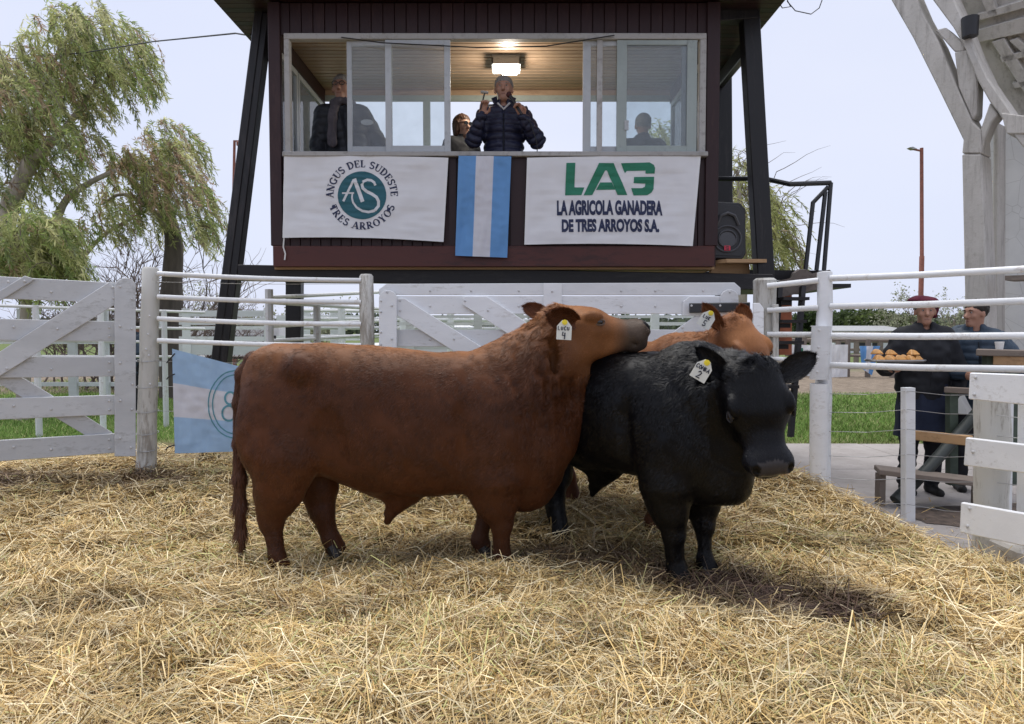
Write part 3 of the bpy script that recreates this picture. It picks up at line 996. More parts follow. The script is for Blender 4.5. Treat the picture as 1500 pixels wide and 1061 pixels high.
# ceiling boards, running side to side
ZC = ZW + .10
n = 19
w = (DB - DF - .07) / n
for i in range(n):
    mb = MB(); mb.box((XL + .032, DF + .065 + i * w + .006, ZC), (XR - .032, DF + .065 + (i + 1) * w - .006, ZC + .02 + .004 * (i % 2))); mb.build('ceiling_board', M['ceil_wood'], TW, bevel=.003)
mb = MB(); mb.box((XL - .02, DF + .061, ZC + .03), (XR + .03, DB, ZC + .05)); mb.build('ceiling_backing', M['dark_wood'], TW)
# roof and soffit boards
ZR = at(700, 1, DF).z
mb = MB(); mb.box((-2.86, 6.45, ZR + .035), (2.62, 9.4, ZR + .16)); mb.build('roof', M['black_wood'], TW)
for i in range(29):
    mb = MB(); mb.box((-2.84, 6.47 + i * .1, ZR + .004), (2.60, 6.47 + (i + 1) * .1 - .006, ZR + .032)); mb.build('soffit_board', M['dark_wood'] if i % 3 else M['black_wood'], TW)
# battered legs and cross beams
for pts, w_, h_, nm in (((at(309, 705, 7.22), at(391, 24, 7.22)), .085, .14, 'tower_leg'), ((at(296, 705, 7.20), at(382, 20, 7.20)), .085, .12, 'tower_leg'),
                        ((at(1136, 705, 7.2), at(1097, 22, 7.2)), .17, .15, 'tower_leg'), ((at(431, 640, 9.0), at(432, 380, 9.0)), .19, .15, 'tower_leg'),
                        ((at(1062, 640, 9.0), at(1058, 60, 9.0)), .19, .16, 'tower_leg')):
    mb = MB(); mb.bar(pts[0], pts[1], w_, h_, up=(0, 1, 0), bevel=.008); mb.build(nm, M['black_leg'], TW)
for a, b, w_, h_, m in ((at(352, 400, 7.06), at(1128, 414, 7.06), .12, .155, 'black_wood'), (at(1044, 25, 7.16), at(1108, 20, 7.16), .1, .12, 'black_leg'), (at(1092, 72, 7.3), at(1056, 118, 8.9), .08, .16, 'black_leg'),
                        (at(420, 405, 8.9), at(1072, 408, 8.9), .12, .16, 'black_wood'), (at(600, 402, 7.2), at(600, 404, 8.8), .1, .12, 'black_wood'), (at(389, 60, 7.3), at(414, 110, 8.9), .07, .12, 'black_leg')):
    mb = MB(); mb.bar(a, b, w_, h_, bevel=.006); mb.build('beam', M[m], TW)

# window frame, sashes and panes
mb = MB()
wl_, wr_ = at(418, 140, DF).x, at(1033, 140, DF).x
for (x0, x1, z0, z1) in ((wl_, wr_, ZW - .045, ZW + .01), (wl_, wl_ + .05, ZS - .02, ZW - .046), (wr_ - .06, wr_, ZS - .02, ZW - .046)):
    mb.box((x0, DF - .03, z0), (x1, DF + .05, z1))
wfm = mb.build('window_frame', M['frame_paint'], TW, bevel=.004)
mb = MB(); mb.box((wl_ - .02, DF - .06, ZS - .045), (wr_ + .02, DF + .075, ZS)); mb.build('window_sill', M['frame_paint'], TW, bevel=.006)


def sash(x0, x1, y, sw, mat, ztop=-.05):
    xa, xb = at(x0, 140, DF).x, at(x1, 140, DF).x
    zl, zh = ZS + .003, ZW + ztop
    mb = MB(); s = sw
    mb.box((xa, y, zl), (xa + s, y + .025, zh)); mb.box((xb - s, y, zl), (xb, y + .025, zh))
    mb.box((xa + s, y + .001, zl), (xb - s, y + .024, zl + .06)); mb.box((xa + s, y + .001, zh - .045), (xb - s, y + .024, zh))
    sh = mb.build('window_sash', mat, TW, bevel=.002)
    mb = MB(); mb.box((xa + s + .001, y + .010, zl + .061), (xb - s - .001, y + .014, zh - .046)); mb.build('pane', M['glass'], sh)
    return sh


sash(508, 574, DF + .008, .048, M['sash_alu']); sash(565, 660, DF - .022, .058, M['sash_alu'])
sash(854, 1010, DF + .008, .075, M['sash_alu']); s4 = sash(903, 1020, DF - .022, .095, M['sash_green'], -.052)
mb = MB(); mb.box((at(914, 180, DF).x, DF - .034, at(914, 192, DF).z), (at(920, 180, DF).x, DF - .0225, at(914, 178, DF).z)); mb.build('latch', M['sash_alu'], s4)
mb = MB(); mb.box((at(874, 140, DF).x, DF - .02, ZS + .003), (at(882, 140, DF).x, DF + .005, ZW - .05)); mb.build('window_mullion', M['frame_paint'], TW)
# left and right side windows (frames run back along the side walls)
for sx, x_ in ((-1, XL), (1, XR)):
    for ya, yb in ((DF + .10, DF + .78), (DF + .80, DB - .03)):
        mb = MB()
        for (p, q, z0, z1) in ((ya, yb, ZS - .015, ZS + .04), (ya, yb, ZW - .12, ZW - .062), (ya, ya + .05, ZS + .041, ZW - .121), (yb - .05, yb, ZS + .041, ZW - .121)):
            mb.box((x_ - .025, p, z0), (x_ + .02, q, z1))
        sf = mb.build('side_window_frame', M['sash_alu'], TW)
        mb = MB(); mb.box((x_ - .004, ya + .051, ZS + .041), (x_, yb - .051, ZW - .121)); mb.build('pane', M['glass'], sf)

# balcony with rail and stairs on the right
mb = MB(); mb.box((XR + .06, 7.25, ZB - .18), (at(1212, 400, 7.8).x, 8.6, ZB - .14)); mb.build('balcony_deck', M['black_wood'], TW)
mb = MB(); mb.bar(at(1090, 403, 7.6), at(1214, 404, 7.6), .1, .10); mb.build('balcony_beam', M['black_wood'], TW)
mb = MB(); mb.tube([at(1172, 408, 7.45), at(1176, 409, 7.2)], .1, 10); mb.bar(at(1140, 424, 7.3), at(1215, 408, 7.25), .12, .17); mb.build('log_support', M['log_wood'], TW)
mb = MB(); mb.bar(at(1040, 385, 7.05), at(1098, 385, 7.3), .45, .035); mb.bar(at(1040, 396, 7.08), at(1096, 394, 7.28), .04, .13); mb.build('speaker_shelf', M['raw_wood'], TW)
mb = MB()
mb.tube([at(1042, 262, 7.9), at(1120, 262, 7.7), at(1157, 270, 7.5), at(1217, 268, 7.5)], .026, 8)
for a, b in (((1217, 268), (1207, 396)), ((1209, 281), (1196, 396)), ((1191, 296), (1180, 396))):
    mb.tube([at(*a, 7.5), at(*b, 7.5)], .024, 8)
mb.tube([at(1213, 274, 7.5), at(1190, 298, 7.5)], .022, 8)
mb.build('balcony_rail', M['black_metal'], TW, True)
for i, (xa, xb, y) in enumerate(((1143, 1181, 438), (1141, 1177, 471), (1138, 1173, 502), (1135, 1170, 534), (1132, 1166, 566), (1129, 1162, 598))):
    d_ = 7.0 - i * .05
    mb = MB(); mb.bar(at(xa, y, d_), at(xb, y, d_), .16, .03); mb.bar(at(xa, y + 6, d_ + .05), at(xa + 16, y + 6, d_ + .05), .04, .045); mb.build('stair_tread', M['black_wood'], TW)
for a, b, d0, d1 in (((1176, 420), (1158, 640), 7.15, 6.75), ((1142, 420), (1126, 640), 7.15, 6.75)):
    mb = MB(); mb.bar(at(*a, d0), at(*b, d1), .045, .06, up=(0, 1, 0)); mb.build('stair_stringer', M['black_wood'], TW)
mb = MB(); mb.bar(at(1150, 428, 7.4), at(1150, 520, 7.4), .13, .03, up=(0, 1, 0)); mb.build('orange_board', plain('orange_board_paint', (.42, .13, .06), .7, .3), TW)
# stray wires
mb = MB(); mb.tube([at(500, 55, DF - .05), at(560, 63, DF - .06), at(700, 70, DF - .06), at(800, 68, DF - .06), at(900, 52, DF - .05)], .006, 5); mb.build('cable', M['cable'], TW)
mb = MB(); mb.tube([at(1138, 0, 7.0), at(1146, 12, 7.0), at(1158, 10, 7.0), at(1153, 0, 7.0)], .005, 5); mb.tube([at(1153, 2, 7.0), at(1165, 16, 7.0), at(1188, 21, 7.0), at(1200, 12, 7.0), at(1206, -5, 7.0)], .005, 5); mb.build('loose_wire', M['cable'], TW)
mb = MB(); mb.tube([at(-60, 92, 16), at(120, 78, 13), at(225, 61, 10.5), at(345, 49, 8.2), at(388, 56, 7.3)], .009, 6)
tag(mb.build('power_line', M['cable'], None, loc=at(388, 56, 7.3)), 'thin power line running from the left to the tower eave', 'cable')

# ceiling lamp: metal tray with a lit lamp
CLX = at(741, 92, 7.75)
lamp = empty('ceiling_lamp', (CLX.x, CLX.y, ZC), 'lit ceiling lamp in a metal tray above the announcer', 'lamp')
mb = MB()
x0, x1, y0, y1 = at(721, 92, 7.75).x, at(762, 92, 7.75).x, 7.62, 7.92
mb.box((x0, y0, ZC - .03), (x1, y1, ZC - .002))
for (a, b) in (((x0, y0), (x0 + .012, y1)), ((x1 - .012, y0), (x1, y1)), ((x0, y0), (x1, y0 + .012)), ((x0, y1 - .012), (x1, y1))):
    mb.box((a[0], a[1], ZC - .10), (b[0], b[1], ZC - .031))
mb.build('lamp_tray', M['sash_alu'], lamp)
g = NT('lit_bulb'); g.set(col=(1, 1, 1), emit=(1.0, .93, .80), estr=22.0)
bx0 = at(744, 92, 7.75).x
mb = MB(); mb.tube([(bx0 - .06, 7.73, ZC - .10), (bx0 + .10, 7.73, ZC - .10)], .042, 12); mb.tube([(bx0 - .06, 7.82, ZC - .10), (bx0 + .10, 7.82, ZC - .10)], .042, 12)
mb.build('bulb', g.m, lamp, True)
pl = bpy.data.lights.new('lamp_light', 'POINT'); pl.energy = 26; pl.color = (1.0, .90, .76); pl.shadow_soft_size = .08
plo = bpy.data.objects.new('lamp_light', pl); COL.objects.link(plo); plo.location = (bx0, 7.72, ZC - .22)

# ================================================================== BANNERS AND FLAGS
def cloth_sheet(name, corners, mats_of, nu, nv, parent=None, wrinkle=.012, seed=0, thick=.003, off=0, fold=0.0, sag=.0, pull=0.0):
    """Quad of cloth (tl, tr, br, bl world points) with soft wrinkles; returns object and a mapper (u, v) -> point."""
    tl, tr, br, bl = [Vector(c) for c in corners]
    nrm = (tr - tl).cross(bl - tl).normalized()
    if nrm.y > 0: nrm = -nrm

    def pos(u, v, o=0.0):
        p = tl.lerp(tr, u).lerp(bl.lerp(br, u), v)
        e = pull * (math.sin(math.pi * v) * (1 - 2 * u) + 0)                  # side hems drawn in
        p = p + (tr - tl).normalized() * e
        p = p + (bl - tl).normalized() * (-sag * math.sin(math.pi * u) * v)
        w_ = mnoise.noise(Vector((u * 3 + seed, v * 2.2, 0))) * wrinkle * 1.4 + mnoise.noise(Vector((u * 9 + seed, v * 5, 3 + u * 4))) * wrinkle * .7 + mnoise.noise(Vector((u * 4 + v * 14 + seed, v * 16 - u * 5, 3))) * wrinkle * .45
        w_ += math.sin(u * 22 + v * 3 + seed) * wrinkle * fold
        w_ *= min(1, 6 * min(v + .06, 1 - v + .06, u + .06, 1 - u + .06))
        return p + nrm * (abs(wrinkle) * 1.2 + w_ + o)
    V, F, mi = [], [], []
    for o in (0, -thick):
        for j in range(nv + 1):
            for i in range(nu + 1):
                V.append(pos(i / nu, j / nv, o))
    m = (nu + 1) * (nv + 1)
    for s in (0, 1):
        for j in range(nv):
            for i in range(nu):
                a = s * m + j * (nu + 1) + i
                f = (a, a + 1, a + nu + 2, a + nu + 1)
                F.append(f if s else f[::-1]); mi.append(mats_of[1]((i + .5) / nu, (j + .5) / nv))
    ring = [i for i in range(nu + 1)] + [j * (nu + 1) + nu for j in range(1, nv + 1)] + [nv * (nu + 1) + i for i in range(nu - 1, -1, -1)] + [j * (nu + 1) for j in range(nv - 1, 0, -1)]
    for a, b in zip(ring, ring[1:] + ring[:1]):
        F.append((a, b, b + m, a + m)); mi.append(0)
    mb = MB(); mb.v = [tuple(p) for p in V]; mb.f = F; mb.mi = mi
    base = tl.lerp(br, .5)
    o = mb.build(name, None, parent, True, mats=mats_of[0], loc=base if parent is None else None)
    return o, pos


def print_on(name, pos, polys, mat, parent, lift=.004, step=.03):
    """Flat print: polygons in (u, v) laid on the cloth."""
    bm = bmesh.new()
    for poly in polys:
        vs_ = [bm.verts.new((u, v, 0)) for u, v in poly]
        try: bm.faces.new(vs_)
        except ValueError: pass
    bmesh.ops.triangulate(bm, faces=bm.faces)
    for _ in range(3):
        es = [e for e in bm.edges if e.calc_length() > step]
        if not es: break
        bmesh.ops.subdivide_edges(bm, edges=es, cuts=1)
        bmesh.ops.triangulate(bm, faces=[f for f in bm.faces if len(f.verts) > 3])
    base = base_of(parent)
    for v in bm.verts: v.co = pos(v.co.x, v.co.y, lift) - base
    me = bpy.data.meshes.new(name); bm.to_mesh(me); bm.free()
    return link_mesh(name, me, mat, parent)


def text_polys(txt, bold=.02, cut=0):
    """Built-in font text as triangles in em units, with its width."""
    cu = bpy.data.curves.new('t', 'FONT'); cu.body = txt; cu.offset = bold; cu.resolution_u = 4; cu.fill_mode = 'FRONT'
    ob = bpy.data.objects.new('t', cu); COL.objects.link(ob)
    dg = bpy.context.evaluated_depsgraph_get(); me = ob.evaluated_get(dg).to_mesh()
    P = [[tuple(me.vertices[i].co[:2]) for i in p.vertices] for p in me.polygons]
    ob.evaluated_get(dg).to_mesh_clear(); bpy.data.objects.remove(ob); bpy.data.curves.remove(cu)
    xs_ = [q[0] for p in P for q in p]; ys_ = [q[1] for p in P for q in p]
    return P, min(xs_), max(xs_), min(ys_), max(ys_)


def stroke_poly(pts, w0, w1=None):
    """Thick line as a list of quads."""
    w1 = w0 if w1 is None else w1
    out = []
    n = len(pts)
    L = []
    for i, p in enumerate(pts):
        a = pts[max(i - 1, 0)]; b = pts[min(i + 1, n - 1)]
        dx, dy = b[0] - a[0], b[1] - a[1]; q = math.hypot(dx, dy) or 1
        ww = (w0 + (w1 - w0) * i / (n - 1)) / 2
        L.append(((p[0] - dy / q * ww, p[1] + dx / q * ww), (p[0] + dy / q * ww, p[1] - dx / q * ww)))
    for i in range(n - 1): out.append([L[i][0], L[i + 1][0], L[i + 1][1], L[i][1]])
    return out


def arc(cx, cy, rx, ry, a0, a1, n=10):
    return [(cx + rx * math.cos(R(a0 + (a1 - a0) * i / n)), cy + ry * math.sin(R(a0 + (a1 - a0) * i / n))) for i in range(n + 1)]


# bold serif capitals (unit height, y up), thick and thin strokes with serifs
TK, TN, SE = .20, .085, .07


def _st(pts, w): return stroke_poly(pts, w)


def _sf(x, y, w=.34): return [[(x - w / 2, y - SE / 2), (x + w / 2, y - SE / 2), (x + w / 2, y + SE / 2), (x - w / 2, y + SE / 2)]]


SERIF = {
    'A': (.80, _st([(.12, 0), (.40, 1)], TN) + _st([(.40, 1), (.68, 0)], TK) + _st([(.22, .34), (.58, .34)], TN) + _sf(.10, .03, .28) + _sf(.68, .03, .36)),
    'N': (.86, _st([(.16, 0), (.16, 1)], TN) + _st([(.14, 1), (.70, 0)], TK) + _st([(.70, 0), (.70, 1)], TN) + _sf(.16, .03, .28) + _sf(.12, .97, .26) + _sf(.70, .97, .28)),
    'G': (.86, _st(arc(.46, .5, .34, .46, 40, 320, 16), TK * .85) + _st([(.70, .0), (.70, .42)], TK * .8) + _sf(.70, .44, .34)),
    'U': (.84, _st([(.20, 1), (.20, .32)], TK) + _st(arc(.45, .30, .25, .26, 180, 360, 10), TN * 1.3) + _st([(.70, .30), (.70, 1)], TN) + _sf(.20, .97) + _sf(.70, .97, .28)),
    'S': (.66, _st(arc(.34, .74, .22, .22, 20, 250, 10) + arc(.34, .27, .24, .24, 70, -160, 10), TK * .8)),
    'D': (.84, _st([(.20, 0), (.20, 1)], TK) + _st([(.12, .96), (.38, .96)] + arc(.38, .5, .36, .46, 90, -90, 12)[1:] + [(.12, .04)], TN * 1.5) + _st(arc(.40, .5, .32, .40, 60, -60, 8), TK * .9) + _sf(.18, .97, .3) + _sf(.18, .03, .3)),
    'E': (.72, _st([(.20, 0), (.20, 1)], TK) + _st([(.1, .96), (.62, .96)], TN) + _st([(.2, .52), (.5, .52)], TN) + _st([(.1, .04), (.64, .04)], TN) + _st([(.60, .99), (.60, .76)], TN) + _st([(.63, .0), (.63, .25)], TN) + _st([(.49, .40), (.49, .64)], TN)),
    'L': (.68, _st([(.20, 0), (.20, 1)], TK) + _sf(.20, .97) + _st([(.06, .04), (.62, .04)], TN) + _st([(.60, .0), (.60, .28)], TN)),
    'T': (.72, _st([(.36, 0), (.36, 1)], TK) + _st([(.04, .96), (.68, .96)], TN) + _st([(.06, .98), (.06, .74)], TN) + _st([(.66, .98), (.66, .74)], TN) + _sf(.36, .03)),
    'R': (.82, _st([(.20, 0), (.20, 1)], TK) + _st([(.10, .96), (.40, .96)] + arc(.40, .74, .22, .22, 90, -90, 8)[1:] + [(.2, .52)], TN * 1.4) + _st(arc(.42, .74, .18, .17, 50, -50, 6), TK * .8) + _st([(.36, .52), (.68, .02)], TK) + _sf(.20, .97) + _sf(.20, .03) + _sf(.72, .03, .2)),
    'O': (.88, _st(arc(.44, .5, .34, .46, 0, 360, 20), TK * .6) + _st(arc(.44, .5, .33, .40, 140, 220, 6), TK) + _st(arc(.44, .5, .33, .40, 40, -40, 6), TK)),
    'Y': (.80, _st([(.40, 0), (.40, .48)], TK) + _st([(.40, .44), (.14, 1)], TK) + _st([(.40, .44), (.66, 1)], TN) + _sf(.40, .03) + _sf(.14, .97, .3) + _sf(.68, .97, .24)),
    ' ': (.40, []),
}


def ring_text(txt, cx, cy, r, h, a_mid, inward, ax, ay, space=.06):
    """Letters set round a circle. Angles clockwise from the top; inward = baseline towards the outside (bottom text)."""
    tot = sum(SERIF[c][0] + space for c in txt) * h
    a = a_mid + (tot / 2 / r if inward else -tot / 2 / r)
    polys = []
    for c in txt:
        w_, ps = SERIF[c]; w_ = (w_ + space) * h
        da = w_ / r
        am = a + (-da / 2 if inward else da / 2)
        for p in ps:
            q = []
            for x_, y_ in p:
                lx, ly = x_ * h - w_ / 2, y_ * h
                rad = (r - ly if False else r + ly) if not inward else (r + h - ly)
                th = am + (lx / r if not inward else -lx / r)
                q.append((cx + rad * math.sin(th) * ax, cy - rad * math.cos(th) * ay))
            polys.append(q)
        a += -da if inward else da
    return polys


def uv_of(corners_px, x, y):
    (x0, y0), (x1, y1), (x2, y2), (x3, y3) = corners_px
    u, v = .5, .5
    for _ in range(12):
        X = (x0 * (1 - u) + x1 * u) * (1 - v) + (x3 * (1 - u) + x2 * u) * v
        Y = (y0 * (1 - u) + y1 * u) * (1 - v) + (y3 * (1 - u) + y2 * u) * v
        u += (x - X) / (x1 - x0); v += (y - Y) / (y3 - y0)
    return u, v


ONE = ([M['banner_white'], M['hem']], lambda u, v: 1 if (u < .012 or u > .988 or v < .02 or v > .975) else 0)
# left banner
c1 = [(417, 226), (657, 232), (650, 355), (415, 349)]
bl_o, pos1 = cloth_sheet('banner', [FR(x, y, .03) for x, y in c1], ONE, 60, 36, None, .017, 1, pull=.0, sag=.02)
tag(bl_o, 'white banner with the round teal breeders emblem, left of the flag', 'banner')
q1 = lambda x, y: uv_of(c1, x, y)
ecx, ecy, er = 531, 288.5, 35.6
to1 = lambda polys: [[q1(x, y) for x, y in p] for p in polys]
print_on('emblem_disc', pos1, to1([[(ecx + er * math.cos(2 * math.pi * i / 48), ecy + er * math.sin(2 * math.pi * i / 48)) for i in range(48)]]), M['print_teal'], bl_o, .0035, .05)
z4 = lambda x, y: (460 + x / 7.58, 220 + y / 7.58)
A_ = stroke_poly([z4(330, 585), z4(450, 345)], 3.4) + stroke_poly([z4(318, 493), z4(452, 493)], 2.4) + stroke_poly([z4(455, 333), z4(548, 594)], 5.6)
Sx = [z4(*p) for p in ((688, 408), (676, 375), (645, 352), (600, 346), (556, 366), (540, 400), (550, 440), (590, 475), (650, 505), (700, 540), (722, 585), (720, 640), (680, 690), (610, 708), (540, 695), (478, 655), (440, 600), (428, 550), (432, 498))]
A_ += stroke_poly(Sx[:8], 3.6, 4.6) + stroke_poly(Sx[7:13], 4.6, 4.4) + stroke_poly(Sx[12:], 4.2, 2.2)
print_on('emblem_letters', pos1, to1(A_), M['print_white'], bl_o, .0062, .05)
for word, a_mid, rr_, inw, sp_ in (('ANGUS DEL SUDESTE', R(-1), 42.0, False, .04), ('TRES ARROYOS', R(180), 40.3, True, .05)):
    print_on('emblem_lettering', pos1, to1(ring_text(word, ecx, ecy, rr_, 10.6, a_mid, inw, 1, 1, sp_)), M['print_navy'], bl_o, .004, .05)['kind'] = 'stuff'
for dot in [[(sx + 2.6 * math.cos(2 * math.pi * i / 12), sy + 2.6 * math.sin(2 * math.pi * i / 12)) for i in range(12)] for sx, sy in ((489, 304.5), (570, 309))]:
    print_on('emblem_dot', pos1, to1([dot]), M['print_navy'], bl_o, .004, .05)
mb = MB(); p0 = FR(416, 348, .04); mb.tube([p0, FR(415, 362, .03), FR(418, 372, .03), FR(417, 381, .03)], .008, 6); mb.build('hem_cord', M['rope'], bl_o, True)
# right banner
c2 = [(772, 232), (1026, 227), (1014, 361), (768, 359)]
br_o, pos2 = cloth_sheet('banner', [FR(x, y, .03) for x, y in c2], ONE, 60, 36, None, .017, 7, sag=.015)
tag(br_o, 'white banner with green logo and two lines of dark lettering, right of the flag', 'banner')
q2 = lambda x, y: uv_of(c2, x, y)
to2 = lambda polys: [[q2(x, y) for x, y in p] for p in polys]
z5 = lambda pts: [(800 + x / 7.895, 230 + y / 7.895) for x, y in pts]
LOGO = [z5([(232, 78), (335, 76), (325, 362), (217, 455)]), z5([(325, 362), (440, 362), (405, 455), (217, 455)]),
        z5([(608, 80), (778, 80), (700, 165), (680, 165)]), z5([(608, 80), (680, 165), (530, 452), (430, 455)]), z5([(778, 80), (935, 452), (820, 452), (700, 165)]), z5([(622, 305), (755, 305), (793, 392), (575, 392)]),
        z5([(862, 82), (1190, 70), (1240, 100), (1255, 135), (1250, 200), (1145, 200), (1145, 165), (930, 170), (907, 197)]),
        z5([(1015, 240), (1245, 236), (1243, 318), (1008, 312)]), z5([(1145, 316), (1243, 318), (1238, 380), (1215, 420), (1110, 370), (1140, 352)]), z5([(980, 372), (1110, 370), (1215, 420), (1165, 452), (1008, 456)])]
print_on('logo', pos2, to2(LOGO), M['print_green'], br_o, .004, .05)
for txt, x0, x1, y0, y1 in (('LA AGRICOLA GANADERA', 123, 1342, 512, 690), ('DE TRES ARROYOS S.A.', 178, 1302, 733, 887)):
    P, a, b_, c_, d_ = text_polys(txt, .052)
    (X0, Y0), (X1, Y1) = z5([(x0, y1)])[0], z5([(x1, y0)])[0]
    tp_ = [[(X0 + (x - a) / (b_ - a) * (X1 - X0), Y0 + (y - c_) / (d_ - c_) * (Y1 - Y0)) for x, y in p] for p in P]
    print_on('lettering', pos2, to2(tp_), M['print_navy'], br_o, .004, .06)
# flag between the banners: three vertical bands
c3 = [(672, 229), (749, 230), (743, 378), (667, 375)]
STR = ([M['flag_blue'], M['flag_white']], lambda u, v: 1 if .335 < u < .665 else 0)
fl_o, _ = cloth_sheet('flag', [FR(x, y, .055) for x, y in c3], STR, 36, 44, None, .016, 13, fold=.25)
tag(fl_o, 'sky blue and white striped flag hanging between the two banners', 'flag')
# faded flag tied to the left pipe fence
c4 = [(253, 511), (352, 537), (350, 661), (257, 664)]
PF = Plane(253, 6.22, 350, 6.30)
STR2 = ([M['flag_light'], M['flag_white']], lambda u, v: 1 if .33 < v < .66 else 0)
f2, pos4 = cloth_sheet('flag', [PF(x, y) for x, y in c4], STR2, 40, 40, None, .014, 19, fold=.2)
tag(f2, 'faded blue and white flag with a ring emblem tied to the pipe fence', 'flag')
q4 = lambda x, y: uv_of(c4, x, y)
ring = stroke_poly([(345 + 39 * math.cos(R(a)), 592 + 49 * math.sin(R(a))) for a in range(0, 361, 10)], 1.8) + stroke_poly([(345 + 33 * math.cos(R(a)), 592 + 43 * math.sin(R(a))) for a in range(0, 361, 10)], 1.8)
ring += stroke_poly([(338 + 8 * math.cos(R(a)), 583 + 9 * math.sin(R(a))) for a in range(30, 331, 20)], 3) + stroke_poly([(336 + 10 * math.cos(R(a)), 605 + 11 * math.sin(R(a))) for a in range(20, 341, 20)], 3)
print_on('ring_emblem', pos4, [[q4(x, y) for x, y in p] for p in ring], plain('faded_teal_print', (.10, .27, .33), .8, .1), f2, .004, .06)
for a, b in (((256, 518), (247, 528)), ((256, 548), (247, 552)), ((256, 652), (246, 655))):
    mb = MB(); mb.tube([PF(*a, .02), PF(*b, .02), PF(b[0] - 3, b[1] + 4, .02)], .006, 5); mb.build('tie', M['cable'], f2)

# ================================================================== LOUDSPEAKER
SPK = empty('loudspeaker', at(1066, 382, 7.1), 'black loudspeaker box with round grille on the tower shelf', 'loudspeaker')
PQ = Plane(1040, 6.98, 1092, 7.02)
mb = MB(); mb.prism([PQ(x, y) for x, y in ((1041, 379), (1088, 380), (1093, 372), (1092, 306), (1084, 297), (1047, 295), (1040, 303), (1039, 372))], (0, .32, 0)); mb.build('cabinet', M['plastic_black'], SPK, bevel=.012)
mb = MB(); mb.prism([PQ(x, y, .006) for x, y in ((1044, 375), (1086, 376), (1089, 370), (1088, 308), (1082, 301), (1049, 299), (1043, 306), (1042, 370))], (0, .02, 0)); mb.build('grille', M['grille'], SPK, bevel=.006)
mb = MB()
for rad in (20, 13):
    mb.tube([PQ(1065.5 + rad * math.cos(a), 350 + rad * .95 * math.sin(a), .012) for a in np.linspace(0, 2 * math.pi, 25)], .009, 6)
mb.prism([PQ(1065.5 + 12 * math.cos(a), 351 + 11 * math.sin(a), .02) for a in np.linspace(0, 2 * math.pi, 19)[:-1]], (0, .02, 0))
mb.tube([PQ(1050, 330, .01), PQ(1056, 316, .02), PQ(1066, 312, .024), PQ(1076, 316, .02), PQ(1082, 330, .01)], .016, 6)
mb.build('cone_ring', plain('grey_grille_ring', (.05, .05, .055), .4, .2), SPK, True)
mb = MB(); mb.prism([PQ(x, y, .022) for x, y in ((1061, 367), (1070, 367), (1070, 360), (1061, 360))], (0, .01, 0)); bdg = mb.build('badge', M['logo_red'], SPK)
mb = MB()
for p in stroke_poly([(1068, 361.5), (1063.5, 361.5), (1063.5, 363.5), (1067.5, 363.5), (1067.5, 365.5), (1063, 365.5)], 1.0): mb.prism([PQ(x, y, .024) for x, y in p], (0, .002, 0))
mb.build('badge_letter', M['plastic_black'], bdg)
# ================================================================== BULLS
def unit(v):
    v = np.array(v, np.float32)
    return v / np.linalg.norm(v)


def leaf_mesh(base, tip, face, width, cup, thick=0.012, bend=0.0, nl=12, nw=7):
    """Ear: cupped leaf from base to tip that opens towards face."""
    b, t, n = np.array(base, np.float32), np.array(tip, np.float32), unit(face)
    L = np.linalg.norm(t - b); d = (t - b) / L
    n = unit(n - d * (n @ d)); w = np.cross(d, n)
    V, F = [], []
    for side in (0, 1):
        for i in range(nl + 1):
            q = i / nl
            wd = width * (0.55 + 0.45 * math.sin(math.pi * q ** 0.8)) * math.sqrt(max(0.001, 1 - q ** 5))
            if q < 0.12: wd *= 0.8 + q * 1.6
            for j in range(nw + 1):
                a = j / nw * 2 - 1
                off = cup * (a * a - 0.6) * (1.15 - 0.6 * q)
                th = thick * (1 - a * a) ** 0.5 * (1 - 0.5 * q)
                p = b + d * (q * L) + w * (a * wd * (1 - 0.25 * (1 - q) * a * a)) + n * (off + bend * q * q - (th if side else 0))
                V.append(p)
    m = (nl + 1) * (nw + 1)
    for side in (0, 1):
        for i in range(nl):
            for j in range(nw):
                o = side * m + i * (nw + 1) + j
                f = (o, o + 1, o + nw + 2, o + nw + 1)
                F.append(f if side == 0 else f[::-1])
    return V, F


def hair_mesh(P, N, Dr, length, width, colors, lift, rng):
    """Short hairs: one tapering triangle each, lying along Dr and lifted off the skin."""
    n = len(P)
    Dr = Dr + rng.normal(0, 0.10, (n, 3))
    Dr = Dr - N * (Dr * N).sum(1, keepdims=True)
    Dr /= np.maximum(np.linalg.norm(Dr, axis=1, keepdims=True), 1e-6)
    W = np.cross(Dr, N)
    W = W + N * rng.normal(0, 0.35, (n, 1))
    W /= np.linalg.norm(W, axis=1, keepdims=True)
    L = length.reshape(-1, 1) * rng.uniform(0.6, 1.3, (n, 1))
    li = lift * rng.uniform(0.4, 1.8, (n, 1))
    w = width * rng.uniform(0.7, 1.3, (n, 1))
    V = np.stack([P - W * w - N * 0.001, P + W * w - N * 0.001, P + Dr * L + N * (L * li)], 1).reshape(-1, 3)
    F = np.arange(3 * n).reshape(-1, 3)
    me = np_mesh('coat', V, F)
    vert_color(me, np.repeat(colors, 3, 0))
    return me


def sample_faces(V, F, n, weight, rng):
    a, b, c = V[F[:, 0]], V[F[:, 1]], V[F[:, 2]]; d = V[F[:, 3]]
    ar = np.linalg.norm(np.cross(c - a, d - b), axis=1) * weight
    pick = rng.choice(len(F), n, p=ar / ar.sum())
    u, v = rng.uniform(0, 1, (2, n, 1))
    return (a[pick] * (1 - u) * (1 - v) + b[pick] * u * (1 - v) + c[pick] * u * v + d[pick] * (1 - u) * v), pick


def px(x, y):
    """Red bull tracing: photo pixel to body coordinates (x forward, z up)."""
    return (x - 600) * 0.00418, (820 - y) * 0.00418


